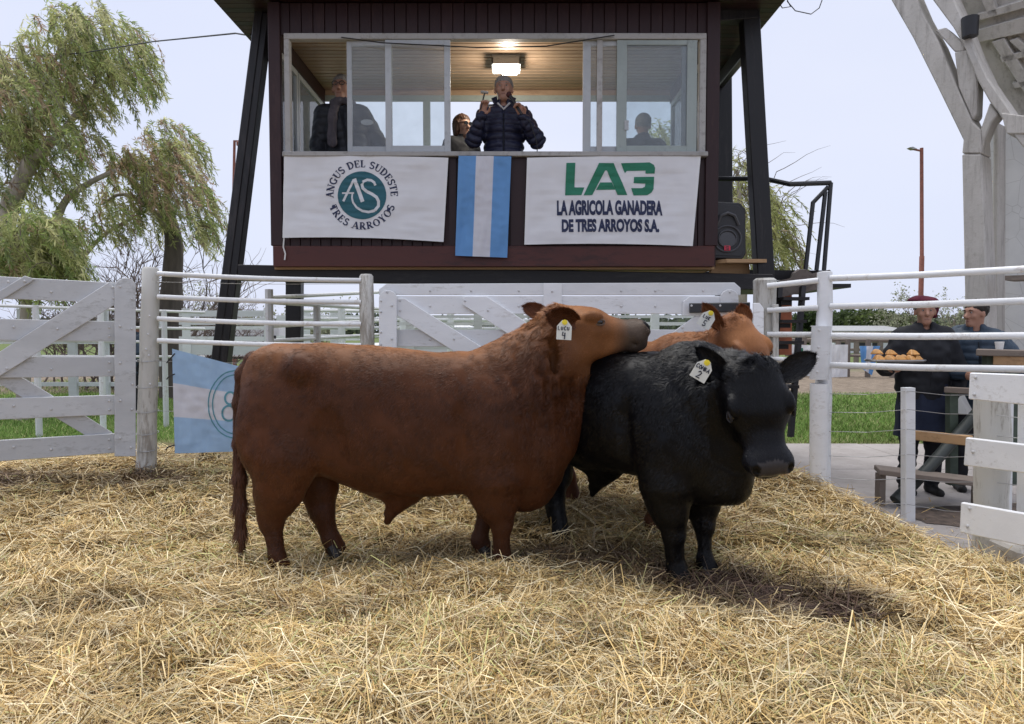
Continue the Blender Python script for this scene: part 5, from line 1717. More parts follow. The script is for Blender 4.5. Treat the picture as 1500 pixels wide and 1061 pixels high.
def person(label, loc, yaw=0.0, s=1.0, skin='a', arms=None, legs=None, lean=(0, 0), head_yaw=0.0, head_pitch=0.0, hair='hair_grey', hair_style='short', coat='coat_black', puff=0.0,
           coat_len=.80, legs_mat='trousers_dark', bulk=1.0, glasses=None, hat=None, collar=True, scarf=None, apron=False, hands=True, group=None, patch=None, res=.0095):
    """Standing figure facing -Y at yaw 0. arms: {'l': (elbow, wrist, handdir), 'r': ...} local metres, 'r' is at -x (left in the picture)."""
    root = empty('person', loc, label, 'person', group)
    root.rotation_euler = (0, 0, yaw); root.scale = (s, s, s); del root['loc']
    A = np.array
    lx, ly = lean
    pel = A((0, 0, .95)); che = A((lx * .6, ly * .6, 1.27)); nek = A((lx, ly, 1.475)); Hc = A((lx * 1.1, ly * 1.15 - .02, 1.635))
    sh = {k: A((lx + sg * .175 * (bulk * .5 + .5), ly + .005, 1.415)) for k, sg in (('l', 1), ('r', -1))}
    arms = arms or {}
    for k, sg in (('l', 1), ('r', -1)):
        arms.setdefault(k, ((lx * .8 + sg * .27, ly * .8 + .03, 1.14), (lx * .5 + sg * .27, ly * .5 - .05, .90), (0, -.15, -1)))
    legs = legs or {}
    for k, sg in (('l', 1), ('r', -1)): legs.setdefault(k, ((sg * .105, -.02, .50), (sg * .11, .03, .085), (sg * .03, -1, 0)))
    # head frame
    cy_, sy_ = math.cos(head_yaw), math.sin(head_yaw)
    fw = A((sy_, -cy_, 0)); cp_, sp_ = math.cos(head_pitch), math.sin(head_pitch)
    f = fw * cp_ + A((0, 0, sp_)); u = -fw * sp_ + A((0, 0, cp_)); w = np.cross(f, u)
    fr = np.stack([f, w, u])
    Q = lambda a, b, c: Hc + f * a + w * b + u * c
    F_ = Field((-.62, -.62, -.03), (.62, .55, 1.86), res)
    # body under the clothes, head, hands: one continuous skin
    F_.cone(pel, che, .12, .13, .05, ((0, 1, 0), .75)).cone(che, nek - A((0, 0, .06)), .13, .09, .05, ((0, 1, 0), .75))
    F_.cone(nek - A((0, 0, .06)), Q(-.02, 0, -.06), .058, .056, .03)
    F_.ell(Q(-.015, 0, .035), (.098, .076, .090), .03, fr)
    F_.cone(Q(.02, 0, .0), Q(.052, 0, -.085), .066, .036, .035, (w, 1.0))
    F_.ell(Q(.050, 0, -.098), (.024, .026, .018), .02, fr)
    F_.cone(Q(.083, 0, .015), Q(.108, 0, -.028), .010, .0155, .012)
    F_.ell(Q(.092, 0, -.034), (.016, .020, .010), .008, fr)
    F_.ell(Q(.077, 0, .030), (.016, .052, .010), .014, fr)
    for b in (-1, 1):
        F_.ell(Q(.058, b * .040, -.025), (.020, .020, .020), .02, fr)
        F_.ell(Q(.085, b * .030, .010), (.010, .016, .007), .010, fr, op='sub')
        F_.ell(Q(-.005, b * .080, -.005), (.020, .010, .032), .008, fr)
    F_.cone(Q(.088, -.016, -.064), Q(.088, .016, -.064), .004, .004, .006, op='sub')
    F_.ell(Q(.080, 0, -.073), (.014, .020, .006), .006, fr)
    for k, sg in (('l', 1), ('r', -1)):
        e, wr, hd = (A(x, float) for x in arms[k]); hd = hd / np.linalg.norm(hd)
        F_.chain([sh[k], e, wr], [.045, .038, .029], .02)
        if hands:
            # palm, four bent fingers of unequal length, thumb from its side
            side = np.cross(hd, (wr - e) / np.linalg.norm(wr - e))
            side = side / np.linalg.norm(side) if np.linalg.norm(side) > .15 else np.cross(hd, A((0, 1.0, .2))); side = side / np.linalg.norm(side)
            pn = np.cross(hd, side); pn = pn if pn[1] < 0 or abs(pn[1]) < .2 else -pn
            pc = wr + hd * .055
            F_.cone(wr, pc + hd * .025, .028, .036, .015, (pn, .55))
            for i, ln in enumerate((.068, .078, .072, .056)):
                b0 = pc + hd * .036 + side * (.028 - i * .0185)
                b1 = b0 + hd * ln * .45 + pn * .010; b2 = b1 + hd * ln * .10 + pn * ln * .42; b3 = b2 - hd * ln * .22 + pn * ln * .10
                F_.chain([b0, b1, b2, b3], [.0098, .0094, .0088, .0080], .004)
            t0 = pc - hd * .025 + side * .030
            t1 = t0 + side * .026 + hd * .030 + pn * .012; t2 = t1 + hd * .026 + pn * .022 - side * .008
            F_.chain([t0, t1, t2], [.0135, .0115, .0095], .006)
    for k, sg in (('l', 1), ('r', -1)):
        kn, an, td = (A(x, float) for x in legs[k])
        F_.chain([(sg * .09, 0, .92), kn, an], [.085, .055, .042], .03)
        F_.cone(an - A((0, 0, .045)), an + td * .15 - A((0, 0, .05)), .03, .028, .02)
    V, Fq = F_.mesh()
    body = link_mesh('body', np_mesh('body', V, Fq, True), SKIN[skin], root)
    # hair
    if hair and hair_style != 'none':
        G = Field(Hc - .22, Hc + .22, .008)
        G.ell(Q(-.022, 0, .046), (.106, .086, .092), .01, fr)
        G.ell(Q(.060, 0, -.035), (.075, .110, .080), .012, fr, op='sub')
        if hair_style == 'short':
            G.ell(Q(-.03, 0, -.12), (.20, .2, .085), .015, fr, op='sub')
            for b in (-1, 1): G.ell(Q(.02, b * .09, -.035), (.06, .03, .05), .01, fr, op='sub')
        else:
            G.cone(Q(-.05, 0, .0), Q(-.05, 0, -.12), .088, .070, .03, (f, .9))
            for b in (-1, 1): G.cone(Q(.005, b * .072, .03), Q(-.005, b * .078, -.10), .030, .026, .02)
        V2, F2 = G.mesh()
        n2 = G.grad(V2); V2 = V2 + n2 * ((vnoise(V2, 70, 3) - .5) * .012)[:, None]
        link_mesh('hair', np_mesh('hair', V2, F2, True), M[hair], root)
    for b in (-1, 1):
        mb = MB(); mb.sphere(Q(.0765, b * .030, .011), .0092, 10, 7); ey = mb.build('eye', M['eye_white'], root, True, local=True)
        mb = MB(); mb.sphere(Q(.0818, b * .030, .0105), .0056, 8, 6); mb.build('iris', M['iris'], ey, True, local=True)
        if not hat:
            mb = MB(); mb.tube([Q(.090, b * .014, .028), Q(.092, b * .030, .034), Q(.080, b * .050, .028)], [.003, .004, .002], 6); mb.build('eyebrow', M[hair] if hair else M['hair_dark'], root, True, local=True)
    mb = MB(); mb.tube([Q(.083, -.022, -.068), Q(.0905, 0, -.066), Q(.083, .022, -.068)], [.003, .0055, .003], 6); mb.build('lips', M['lip'], root, True, local=True)
    if glasses:
        mb = MB()
        for b in (-1, 1):
            mb.tube([Q(.104, b * .033 + .024 * math.cos(a), .012 + .019 * math.sin(a)) for a in np.linspace(0, 2 * math.pi, 15)], .0032, 5)
            mb.tube([Q(.103, b * .057, .018), Q(.0, b * .086, .018)], .003, 5)
            if glasses == 'dark': mb.prism([Vector(Q(.103, b * .033 + .023 * math.cos(a), .012 + .018 * math.sin(a))) for a in np.linspace(0, 2 * math.pi, 15)[:-1]], Vector(f) * .002)
        mb.tube([Q(.105, -.010, .014), Q(.105, .010, .014)], .003, 5)
        mb.build('glasses', M['lens'], root, True, local=True)
    # trousers and boots
    T = Field((-.35, -.5, -.02), (.35, .35, 1.08), .012)
    T.cone((0, 0, .97), (0, 0, .90), .155, .16, .05, ((0, 1, 0), .78))
    for k, sg in (('l', 1), ('r', -1)):
        kn, an, td = (A(x, float) for x in legs[k])
        T.chain([(sg * .088, 0, .90), kn, an + A((0, 0, .03))], [.112, .078, .066], .04)
    V3, F3 = T.mesh(); n3 = T.grad(V3); V3 = V3 + n3 * ((vnoise(V3 * A((1, 1, 1.8)), 14, 4) - .5) * .022)[:, None]
    link_mesh('trousers', np_mesh('trousers', V3, F3, True), M[legs_mat], root)
    for k in ('l', 'r'):
        kn, an, td = (A(x, float) for x in legs[k])
        B = Field(an - A((.25, .25, .12)), an + A((.25, .25, .16)), .010)
        B.cone(an + A((0, 0, .09)), an - A((0, 0, .03)), .058, .052, .02).cone(an - A((0, 0, .045)) - td * .03, an + td * .16 - A((0, 0, .055)), .045, .038, .03)
        V4, F4 = B.mesh(); V4[:, 2] = np.maximum(V4[:, 2], an[2] - .088)
        link_mesh('boot', np_mesh('boot', V4, F4, True), M['boots'], root)
    # coat
    J = Field((-.62, -.62, coat_len - .06), (.62, .5, 1.62), .010)
    bk = bulk
    hem = A((lx * .1, ly * .1, coat_len + .02))
    J.chain([hem, (lx * .3, ly * .3, 1.02), che, (lx * .9, ly * .9, 1.37)], [.175 * bk, .178 * bk, .188 * bk, .150 * bk], .05, ((0, 1, 0), .76))
    J.cone(sh['l'] * .82 + nek * .18 - A((0, 0, .01)), sh['r'] * .82 + nek * .18 - A((0, 0, .01)), .082, .082, .04)
    for k, sg in (('l', 1), ('r', -1)):
        e, wr, hd = (A(x, float) for x in arms[k])
        J.chain([sh[k] - A((sg * .01, 0, .015)), e, wr], [.090 * (bk * .4 + .6), .072 * (bk * .4 + .6), .047], .035)
    J.cone(nek - A((0, 0, .03)), nek + A((lx * .1, ly * .1 - .006, .035)), .085, .080, .03)
    J.cone(nek - A((0, .01, -.04)), nek + A((0, -.012, .13)), .064, .072, .008, op='sub')
    J.cone(nek + A((0, -.10, .03)), nek + A((0, -.16, .16)), .035, .05, .02, op='sub')
    V5, F5 = J.mesh(); V5[:, 2] = np.maximum(V5[:, 2], coat_len - .045)
    n5 = J.grad(V5)
    amt = (vnoise(V5 * A((1, 1, 1.6)), 11, 7) - .5) * .024 + (vnoise(V5, 26, 8) - .5) * .010
    if puff:
        arm_m = np.abs(V5[:, 0] - lx) > .20 * bk
        q = V5[:, 2] * 2 * math.pi / .135
        rib = np.sqrt(np.abs(np.sin(q / 1.0)))
        dd = []
        for k in ('l', 'r'):
            e, wr, hd = (A(x, float) for x in arms[k]); ax_ = wr - e; ax_ /= np.linalg.norm(ax_)
            dd.append(np.where((V5[:, 0] - lx) * (1 if k == 'l' else -1) > 0, (V5 - e) @ ax_, 0))
        q2_ = (dd[0] + dd[1]) * 2 * math.pi / .13
        rib = np.where(arm_m, np.sqrt(np.abs(np.sin(q2_))), rib)
        amt = amt * .6 + (rib - .75) * .022 * puff
        zip_ = np.abs(V5[:, 0] - lx * (V5[:, 2] - .95) / .5) < .014
        amt = np.where(zip_ & (V5[:, 1] < ly) & (V5[:, 2] < 1.45), -.012, amt)
    V5 = V5 + n5 * amt[:, None]
    jk = link_mesh('coat', np_mesh('coat', V5, F5, True), M[coat], root)
    if puff or collar:
        mb = MB(); z_ = [coat_len + .03 + i * (1.43 - coat_len) / 8 for i in range(8)]
        pts = []
        for z in z_:
            tt = (z - .95) / .5
            pts.append(Vector((lx * tt, ly * tt - .76 * (.188 if z > 1.1 else .178) * bk - .006 + max(0, z - 1.27) * .28, z)))
        mb.tube(pts, .0045, 5); mb.build('zip', M['coat_black'], jk, local=True)
    if collar == 'high':
        mb = MB()
        for b in (-1, 1): mb.prism([Vector(nek + A(p)) for p in ((b * .055, -.085, .0), (b * .10, -.055, .035), (b * .115, -.02, .085), (b * .06, -.075, .085))], (0, .015, 0))
        mb.build('collar', M[coat], jk, local=True)
        mb = MB(); mb.tube([nek + A((-.055, -.078, .02)), nek + A((0, -.115, -.045)), nek + A((.055, -.078, .02))], .010, 6); mb.build('shirt_edge', M['shirt'], root, True, local=True)
    if scarf:
        S = Field(nek - A((.2, .3, .42)), nek + A((.2, .2, .15)), .010)
        for i in range(12):
            a0, a1 = 2 * math.pi * i / 12, 2 * math.pi * (i + 1) / 12
            S.cone(nek + A((.082 * math.cos(a0), .082 * math.sin(a0) - .015, .03)), nek + A((.082 * math.cos(a1), .082 * math.sin(a1) - .015, .03)), .03, .03, .02)
        S.chain([nek + A((-.055, -.095, .0)), nek + A((-.07, -.155, -.12)), nek + A((-.075, -.165, -.36))], [.04, .042, .045], .02, ((0, 1, 0), .5))
        V6, F6 = S.mesh(); n6 = S.grad(V6); V6 = V6 + n6 * ((vnoise(V6 * A((2, 2, .5)), 30, 2) - .5) * .02)[:, None]
        link_mesh('scarf', np_mesh('scarf', V6, F6, True), M[scarf], root)
    if patch:
        mb = MB(); c = A(patch); mb.prism([Vector(c + A((.055 * math.cos(a), .0, .026 * math.sin(a)))) for a in np.linspace(0, 2 * math.pi, 17)[:-1]], (0, .012, 0)); mb.build('badge', M['patch_white'], jk, local=True)
    if apron:
        Pn = Field((-.35, -.4, .45), (.35, .3, 1.12), .012)
        Pn.chain([(0, 0, 1.04), (0, -.01, .75), (0, -.02, .53)], [.17 * bk, .18 * bk, .195 * bk], .04, ((0, 1, 0), .72))
        V7, F7 = Pn.mesh(); V7[:, 2] = np.clip(V7[:, 2], .52, 1.02); n7 = Pn.grad(V7)
        V7 = V7 + n7 * ((vnoise(V7 * A((2.4, 2.4, .4)), 9, 12) - .5) * .04)[:, None]
        link_mesh('apron', np_mesh('apron', V7, F7, True), M['apron_navy'], root)
    if hat:
        K = Field(Hc - .24, Hc + .26, .009)
        K.ell(Q(-.018, 0, .085), (.118, .108, .050), .02, fr); K.ell(Q(-.01, 0, .055), (.108, .092, .036), .02, fr); K.ell(Q(-.02, .05, .10), (.09, .09, .045), .03, fr)
        K.ell(Q(0, 0, -.03), (.2, .2, .055), .01, fr, op='sub')
        K.cone(Q(-.035, -.095, .03), Q(-.04, -.085, -.035), .022, .024, .03)
        V8, F8 = K.mesh(); n8 = K.grad(V8); V8 = V8 + n8 * ((vnoise(V8, 24, 5) - .5) * .012)[:, None]
        link_mesh('beret', np_mesh('beret', V8, F8, True), M[hat], root)
    return root


def world_pt(p, root):
    c, s_ = math.cos(root.rotation_euler.z), math.sin(root.rotation_euler.z); k = root.scale.x
    return Vector((root.location.x + (p[0] * c - p[1] * s_) * k, root.location.y + (p[0] * s_ + p[1] * c) * k, root.location.z + p[2] * k))


ZF = ZB + .021
# announcer at the open window
ax0 = at(738, 160, 7.22).x
S1 = (at(738, 112, 7.22).z - ZF) / 1.765
ann = person('grey haired announcer in navy quilted jacket speaking into a microphone in the tower', (ax0, 7.22, ZF), 0, S1, 'a',
             arms={'r': ((-.275, -.12, 1.15), (-.195, -.25, 1.325), (.18, -.12, .9)), 'l': ((.305, -.10, 1.15), (.175, -.235, 1.31), (-.35, -.05, .85))},
             coat='puffer_navy', puff=1.0, bulk=1.0, collar='high', head_pitch=.05, head_yaw=-.05, coat_len=.85)
A_ = lambda p: world_pt(p, ann)
mic = empty('microphone', A_((.10, -.24, 1.42)), 'dark handheld microphone held to the announcer\'s mouth', 'microphone')
mb = MB(); mb.tube([A_((.165, -.28, 1.33)), A_((.062, -.205, 1.515))], [.012, .018], 10); mb.build('handle', M['mic'], mic, True)
mb = MB(); mb.sphere(A_((.050, -.190, 1.535)), .029, 12, 8); mb.build('foam_head', M['mic_red'], mic, True)
mb = MB(); mb.tube([A_((.165, -.28, 1.33)), A_((.24, -.26, 1.27)), A_((.30, -.22, 1.10)), A_((.31, -.15, .95))], .005, 6); mb.build('lead', M['cable'], mic, True)
gv = empty('gavel', A_((-.19, -.29, 1.42)), 'small gavel held up in the announcer\'s other hand', 'gavel')
mb = MB(); mb.tube([A_((-.205, -.285, 1.37)), A_((-.165, -.30, 1.52))], .007, 8); mb.build('handle', M['mic'], gv, True)
mb = MB(); mb.tube([A_((-.20, -.295, 1.525)), A_((-.135, -.30, 1.515))], .014, 8); mb.build('head', M['grey_metal'], gv, True)
# grey man with glasses behind the left sashes
lx0 = at(515, 160, 7.5).x
S2 = (at(505, 111, 7.5).z - ZF) / 1.765
person('grey haired man with glasses and scarf standing behind the left tower window', (lx0, 7.5, ZF), .10, S2, 'c', coat='jacket_dark', puff=.45, bulk=1.04, lean=(-.078, 0), glasses='clear', scarf='scarf', head_yaw=-.15, head_pitch=.08, patch=(.155, -.175, 1.30),
       arms={'l': ((.265, .02, 1.13), (.25, -.12, .92), (0, -.3, -1)), 'r': ((-.305, .02, 1.13), (-.28, -.12, .92), (0, -.3, -1))})
wx0 = at(676, 180, 7.95).x
S3 = (at(680, 168, 7.95).z - ZF) / 1.765
person('brown haired woman with dark glasses half hidden beside the announcer', (wx0, 7.95, ZF), .75, S3, 'b', coat='coat_black', hair='hair_brown', hair_style='bob', glasses='dark', bulk=.95, head_pitch=-.05)
dx0 = at(942, 190, 8.45).x
S4 = (at(941, 167, 8.45).z - ZF) / 1.765
person('dark figure seen from behind through the right tower window', (dx0, 8.45, ZF), R(180), S4, 'c', coat='jacket_dark', hair='hair_grey', bulk=1.0)

# the two men in the yard
bxp = at(1350, 600, 6.45)
S5 = (at(1347, 434, 6.45).z + .085) / 1.775
brt = person('man in a maroon beret and dark coat carrying a tray of pastries', (bxp.x, 6.45, -.085), -.12, S5, 'a', coat='coat_black', bulk=1.18, hat='beret', hair='hair_dark', hair_style='short', apron=True, coat_len=.86, head_yaw=-.22, group='men in the concrete yard',
             arms={'r': ((-.33, -.06, 1.14), (-.36, -.27, 1.165), (-.1, -1, .02)), 'l': ((.30, .0, 1.12), (.25, -.13, .89), (-.05, -.25, -1))})
Bp = lambda p: world_pt(p, brt)
tr_ = empty('serving_tray', Bp((-.40, -.38, 1.20)), 'metal tray of golden pastries held by the man in the beret', 'tray')
PASTRY_AT = ('at the front left end', 'second from the left in front', 'in the middle of the front row', 'second from the right in front', 'at the front right end', 'at the back left', 'in the middle of the back row', 'at the back right', 'stacked on top at the right end', 'stacked on top in the middle', 'stacked on top at the left end')
c = Bp((-.385, -.38, 1.205)); mb = MB()
mb.prism([c + Vector((.25 * math.cos(a), .15 * math.sin(a), 0)) for a in np.linspace(0, 2 * math.pi, 25)[:-1]], (0, 0, .008))
mb.tube([c + Vector((.25 * math.cos(a), .15 * math.sin(a), .012)) for a in np.linspace(0, 2 * math.pi, 25)], .008, 6); mb.build('tray_dish', M['tray'], tr_, True)
for i, (a, b, zz, rz) in enumerate(((-.17, -.04, 0, .3), (-.09, -.06, 0, 1.2), (0, -.05, 0, 2.0), (.09, -.06, 0, .7), (.165, -.03, 0, 2.6), (-.13, .05, .0, 1.8), (-.02, .06, 0, .2), (.10, .05, 0, 1.1), (.13, -.02, .045, .4), (-.05, 0, .045, 2.2), (-.16, .01, .05, 1.5))):
    p = c + Vector((a, b, .012 + zz)); cc, ss = math.cos(rz), math.sin(rz)
    mb = MB(); L = lambda x, y, z: p + Vector((x * cc - y * ss, x * ss + y * cc, z))
    mb.add([L(-.065, -.045, 0), L(.065, -.045, 0), L(.0, .06, 0), L(-.03, -.02, .042), L(.03, -.02, .042), L(0, .02, .05)], [(0, 2, 1), (0, 1, 4, 3), (1, 2, 5, 4), (2, 0, 3, 5), (3, 4, 5)])
    o = mb.build('pastry', M['pastry'], None, True, bevel=.008, loc=p)
    tag(o, 'golden folded pastry ' + PASTRY_AT[i] + ' of the metal serving tray', 'pastry', 'pastries on the tray')
mb = MB(); q = Bp((.24, -.20, .80))
mb.add([q + Vector(v) for v in ((-.02, 0, .10), (.03, .01, .11), (.105, -.03, -.075), (.02, -.06, -.055), (-.10, -.02, -.04), (-.05, .03, -.03), (.01, .05, -.05))], [(0, 1, 2, 3), (0, 3, 4), (0, 4, 5), (0, 5, 6, 1), (1, 6, 2), (3, 2, 6), (3, 6, 5, 4)])
tag(mb.build('paper_napkin', M['paper'], None, loc=q), 'crumpled white paper napkin in the tray carrier\'s lowered hand', 'napkin')
# second man, turned to the left, leaning on the timber rail
mxp = at(1430, 560, 6.55)
S6 = (at(1430, 450, 6.55).z + .085) / 1.70
per2 = person('dark haired man in a slate blue hooded jacket leaning on the timber rail', (mxp.x, 6.55, -.085), -.35, S6, 'a', coat='jacket_blue', puff=.5, bulk=1.12, hair='hair_dark', head_yaw=-.95, lean=(-.05, -.10), group='men in the concrete yard',
              arms={'r': ((-.33, -.22, 1.12), (-.16, -.42, 1.10), (-.25, -.9, -.05)), 'l': ((.32, -.22, 1.12), (.02, -.43, 1.12), (-.9, -.5, -.1))}, coat_len=.80)
mb = MB()
for i in range(9):
    a = math.pi * i / 8
    p = world_pt((-.06 + .115 * math.cos(a), -.02 + .10 * math.sin(a), 1.47 + .02 * math.sin(a)), per2)
    mb.sphere(p, .05, 8, 6, (1, 1, 1.1))
mb.build('hood', M['jacket_blue'], None, True)
h = bpy.data.objects['hood']; wm = Vector(per2.location)
for v in h.data.vertices:
    q_ = (v.co - wm) / per2.scale.x; c_, s_ = math.cos(.35), math.sin(.35)
    v.co = Vector((q_.x * c_ - q_.y * s_, q_.x * s_ + q_.y * c_, q_.z))
h.parent = per2

# timber rail with posts, low bench, pipe brace, cup
tr2 = empty('timber_rail', at(1450, 700, 5.95), 'weathered timber hand rail on green posts in front of the leaning man', 'rail')
b_ = MB(); b_.bar(at(1430, 516, 6.0), at(1545, 519, 5.7), .16, .055); b_.build('rail_board', M['old_wood'], tr2, bevel=.006)
b_ = MB(); b_.bar(at(1455, 524, 5.9), at(1545, 527, 5.65), .03, .12); b_.build('rail_board', M['raw_wood'], tr2, bevel=.006)
gp = plain('green_post_paint', (.055, .075, .055), .7, .3)
for x_, d_ in ((1448, 5.98), (1483, 5.85), (1394, 6.15)):
    b_ = MB(); b_.bar(at(x_, 560 + 150, d_), at(x_, 519 if x_ > 1400 else 568, d_), .07, .07, up=(0, 1, 0)); b_.build('rail_post', gp, tr2)
b_ = MB(); b_.bar(at(1337, 637, 5.62), at(1424, 646, 5.3), .05, .075); b_.build('lower_rail', M['raw_wood'], tr2, bevel=.005)
b_ = MB(); b_.bar(at(1384, 571, 6.15), at(1424, 573, 6.0), .05, .05); b_.build('lower_rail', M['old_wood'], tr2, bevel=.005)
cup = MB(); cup.tube([at(1464, 513, 5.95), at(1464, 501, 5.95)], [.026, .036], 14)
tag(cup.build('paper_cup', M['cup'], None, True, loc=at(1464, 513, 5.95)), 'white paper cup standing on the timber rail', 'cup')
bn = empty('bench', (at(1350, 720, 6.0).x, 6.0, -.08), 'low grey plank bench in front of the men', 'bench')
b_ = MB(); b_.bar(at(1284, 688, 6.0), at(1450, 708, 5.75), .24, .045); b_.build('seat_plank', M['old_wood'], bn, bevel=.006)
for x_, y_ in ((1290, 690), (1432, 707)):
    p = at(x_, y_, 5.98 if x_ < 1300 else 5.8)
    b_ = MB(); b_.bar((p.x, p.y, -.08), (p.x, p.y, p.z - .02), .05, .08, up=(0, 1, 0)); b_.build('bench_leg', M['old_wood'], bn)
b_ = MB(); b_.tube([at(1312, 734, 5.9), at(1360, 686, 6.0), at(1445, 590, 6.1)], [.055, .05, .05], 10)
tag(b_.build('pipe_brace', plain('dark_green_pipe', (.035, .042, .038), .55, .25), None, True, loc=at(1312, 734, 5.9)), 'thick dark green pipe brace slanting up behind the bench', 'pipe')
# ================================================================== HALL ON THE RIGHT
AP = Plane(1412, 7.75, 1412, 7.75)
t_dir = Vector((.64, -.77, 0)); AP.p = at(1428, 300, 7.6); AP.n = Vector((-.77, -.64, 0))
hall = empty('concrete_hall', (AP(1428, 600).x, AP(1428, 600).y, -.09), 'whitewashed concrete hall frame with arched rib and roof panels at the upper right', 'building')


def rib(name, polys, off, th, m='concrete', bevel=.012):
    for poly in polys:
        b = MB(); b.prism([AP(x, y, off) for x, y in poly], -AP.n * th)
        b.build(name, M[m], hall, bevel=bevel)


rib('arch_rib', [[(1411, 205), (1409, 225), (1438, 225), (1436, 190), (1424, 178), (1400, 125), (1375, 62), (1352, 20), (1335, -20), (1330, -60), (1270, -60), (1303, -4), (1337, 55), (1372, 125)]], 0, .30)
rib('column', [[(1409, 226), (1413, 420), (1415, 640), (1452, 650), (1446, 420), (1438, 226)]], 0, .30)
rib('upper_chord', [[(1352, -20), (1346, -40), (1380, -40), (1402, 10), (1418, 48), (1428, 75), (1447, 115), (1478, 160), (1510, 205), (1506, 225), (1478, 190), (1462, 165), (1450, 150), (1432, 118), (1414, 72), (1396, 40), (1370, 5)]], .02, .34)
rib('web_member', [[(1398, 76), (1424, 72), (1432, 118), (1430, 168), (1424, 176), (1404, 128)], [(1436, 190), (1450, 150), (1462, 168), (1452, 180), (1441, 206), (1438, 222)], [(1370, 44), (1385, 40), (1414, 66), (1412, 76), (1398, 76)]], -.02, .20)
rib('back_column', [[(1455, 178), (1463, 180), (1461, 640), (1452, 640)]], -.5, .25)
AP2 = Plane(1412, 7.75, 1412, 7.75); AP2.n = AP.n; AP2.p = AP.p - AP.n * .9
b = MB(); b.prism([AP2(x, y) for x, y in ((1444, 700), (1640, 760), (1640, 150), (1500, 190), (1444, 180))], -AP.n * .2); b.build('wall', M['plaster'], hall)
b = MB(); b.prism([AP(x, y, .04) for x, y in ((1474, 196), (1520, 196), (1520, 172), (1466, 165))], -AP.n * .3); b.build('wall_bracket', M['concrete'], hall, bevel=.01)
b = MB(); b.prism([AP(x, y, .03) for x, y in ((1472, 411), (1560, 408), (1560, 401), (1472, 404))], -AP.n * .3); b.build('wall_ledge', M['old_wood'], hall)
# roof panels: sheet behind the chord with ribs
AP3 = Plane(1412, 7.75, 1412, 7.75); AP3.n = (AP.n + Vector((0, 0, -.55))).normalized(); AP3.p = AP(1440, 60) - AP.n * .75
b = MB(); b.prism([AP3(x, y) for x, y in ((1385, -60), (1640, -60), (1640, 330), (1500, 215), (1446, 125), (1415, 60))], -AP3.n * .12); b.build('roof_panel', M['concrete'], hall)
for poly in (((1426, 64), (1432, 44), (1560, 8), (1560, 36)), ((1428, 32), (1428, 22), (1560, -18), (1560, -4)), ((1452, 62), (1470, 56), (1560, 196), (1545, 205)), ((1420, -40), (1440, -40), (1462, 22), (1448, 26)), ((1468, 92), (1464, 84), (1560, 60), (1560, 70)), ((1486, 130), (1482, 122), (1560, 108), (1560, 118)), ((1478, 60), (1490, 56), (1560, 120), (1560, 136))):
    b = MB(); b.prism([AP3(x, y, .10) for x, y in poly], -AP3.n * .12); b.build('roof_rib', M['concrete'], hall, bevel=.006)
b = MB(); b.tube([AP(1421, 26, .06), AP(1421, 54, .06)], [.085, .075], 10); b.build('drain_pipe', M['plastic_black'], hall, True)

# ================================================================== LAMP POLES
for label, px_, d, ytop, hd, s_ in (('tall rusty lamp pole beside the concrete hall, behind the men', 1348, 24, 217, -1, 1), ('rusty lamp pole behind the left tower leg', 342.5, 30, 206, 1, 1)):
    p0 = at(px_, 470, d); top = at(px_ + (2 if hd < 0 else 1), ytop, d)
    lp = empty('lamp_pole', (p0.x, d, -.1), label, 'lamp pole', 'rusty lamp poles')
    mid = Vector((p0.x, d, top.z * .52))
    b = MB(); b.tube([(p0.x, d, -.1), mid, mid + Vector((0, 0, .02)), top], [.085, .078, .062, .055], 10); b.build('pole', M['rust'], lp, True)
    b = MB()
    if hd < 0:
        b.bar(top + Vector((0, 0, -.1)), top + Vector((-.28, 0, -.04)), .05, .05); b.build('arm', M['rust'], lp)
        b = MB(); b.prism([top + Vector(v) for v in ((-.2, -.1, -.05), (-.34, -.1, .02), (-.45, -.1, 0), (-.32, -.1, -.06))], (0, .2, 0)); b.build('lamp_head', M['grey_metal'], lp)
    else:
        b.bar(top + Vector((0, 0, -.02)), top + Vector((.42, 0, -.02)), .06, .05); b.build('arm', M['rust'], lp)
        b = MB(); b.box(tuple(top + Vector((.10, -.1, -.24))), tuple(top + Vector((.50, .1, -.05)))); b.build('lamp_head', M['rust'], lp, bevel=.03)

# ================================================================== TREES
def leaf_cards(P, D, L, W, C, name='crown', seed=0):
    """Leaves: folded diamonds from P along D."""
    rng = np.random.default_rng(seed)
    n = len(P)
    D = D / np.maximum(np.linalg.norm(D, axis=1, keepdims=True), 1e-6)
    r = rng.normal(0, 1, (n, 3)); S = np.cross(D, r); S /= np.maximum(np.linalg.norm(S, axis=1, keepdims=True), 1e-6)
    L = L[:, None]; W = W[:, None]
    V = np.stack([P, P + D * L * .45 + S * W, P + D * L, P + D * L * .45 - S * W], 1).reshape(-1, 3)
    F = np.arange(4 * n).reshape(-1, 4)
    me = np_mesh(name, V, F)
    vert_color(me, np.repeat(C, 4, 0))
    return me


def limb(parent, name, pts, r0, r1, mat):
    pts = [Vector(p) for p in pts]
    fine = []
    for i in range(len(pts) - 1):
        a, b_ = pts[max(i - 1, 0)], pts[i]; c_, d_ = pts[i + 1], pts[min(i + 2, len(pts) - 1)]
        for k in range(4):
            t_ = k / 4
            fine.append(.5 * ((2 * b_) + (c_ - a) * t_ + (2 * a - 5 * b_ + 4 * c_ - d_) * t_ ** 2 + (3 * b_ - a - 3 * c_ + d_) * t_ ** 3))
    fine.append(pts[-1])
    n = len(fine); rs = [lerp(r0, r1, i / (n - 1)) * random.Random(i).uniform(.92, 1.08) for i in range(n)]
    b = MB(); b.tube(fine, rs, 9); return b.build(name, mat, parent, True)


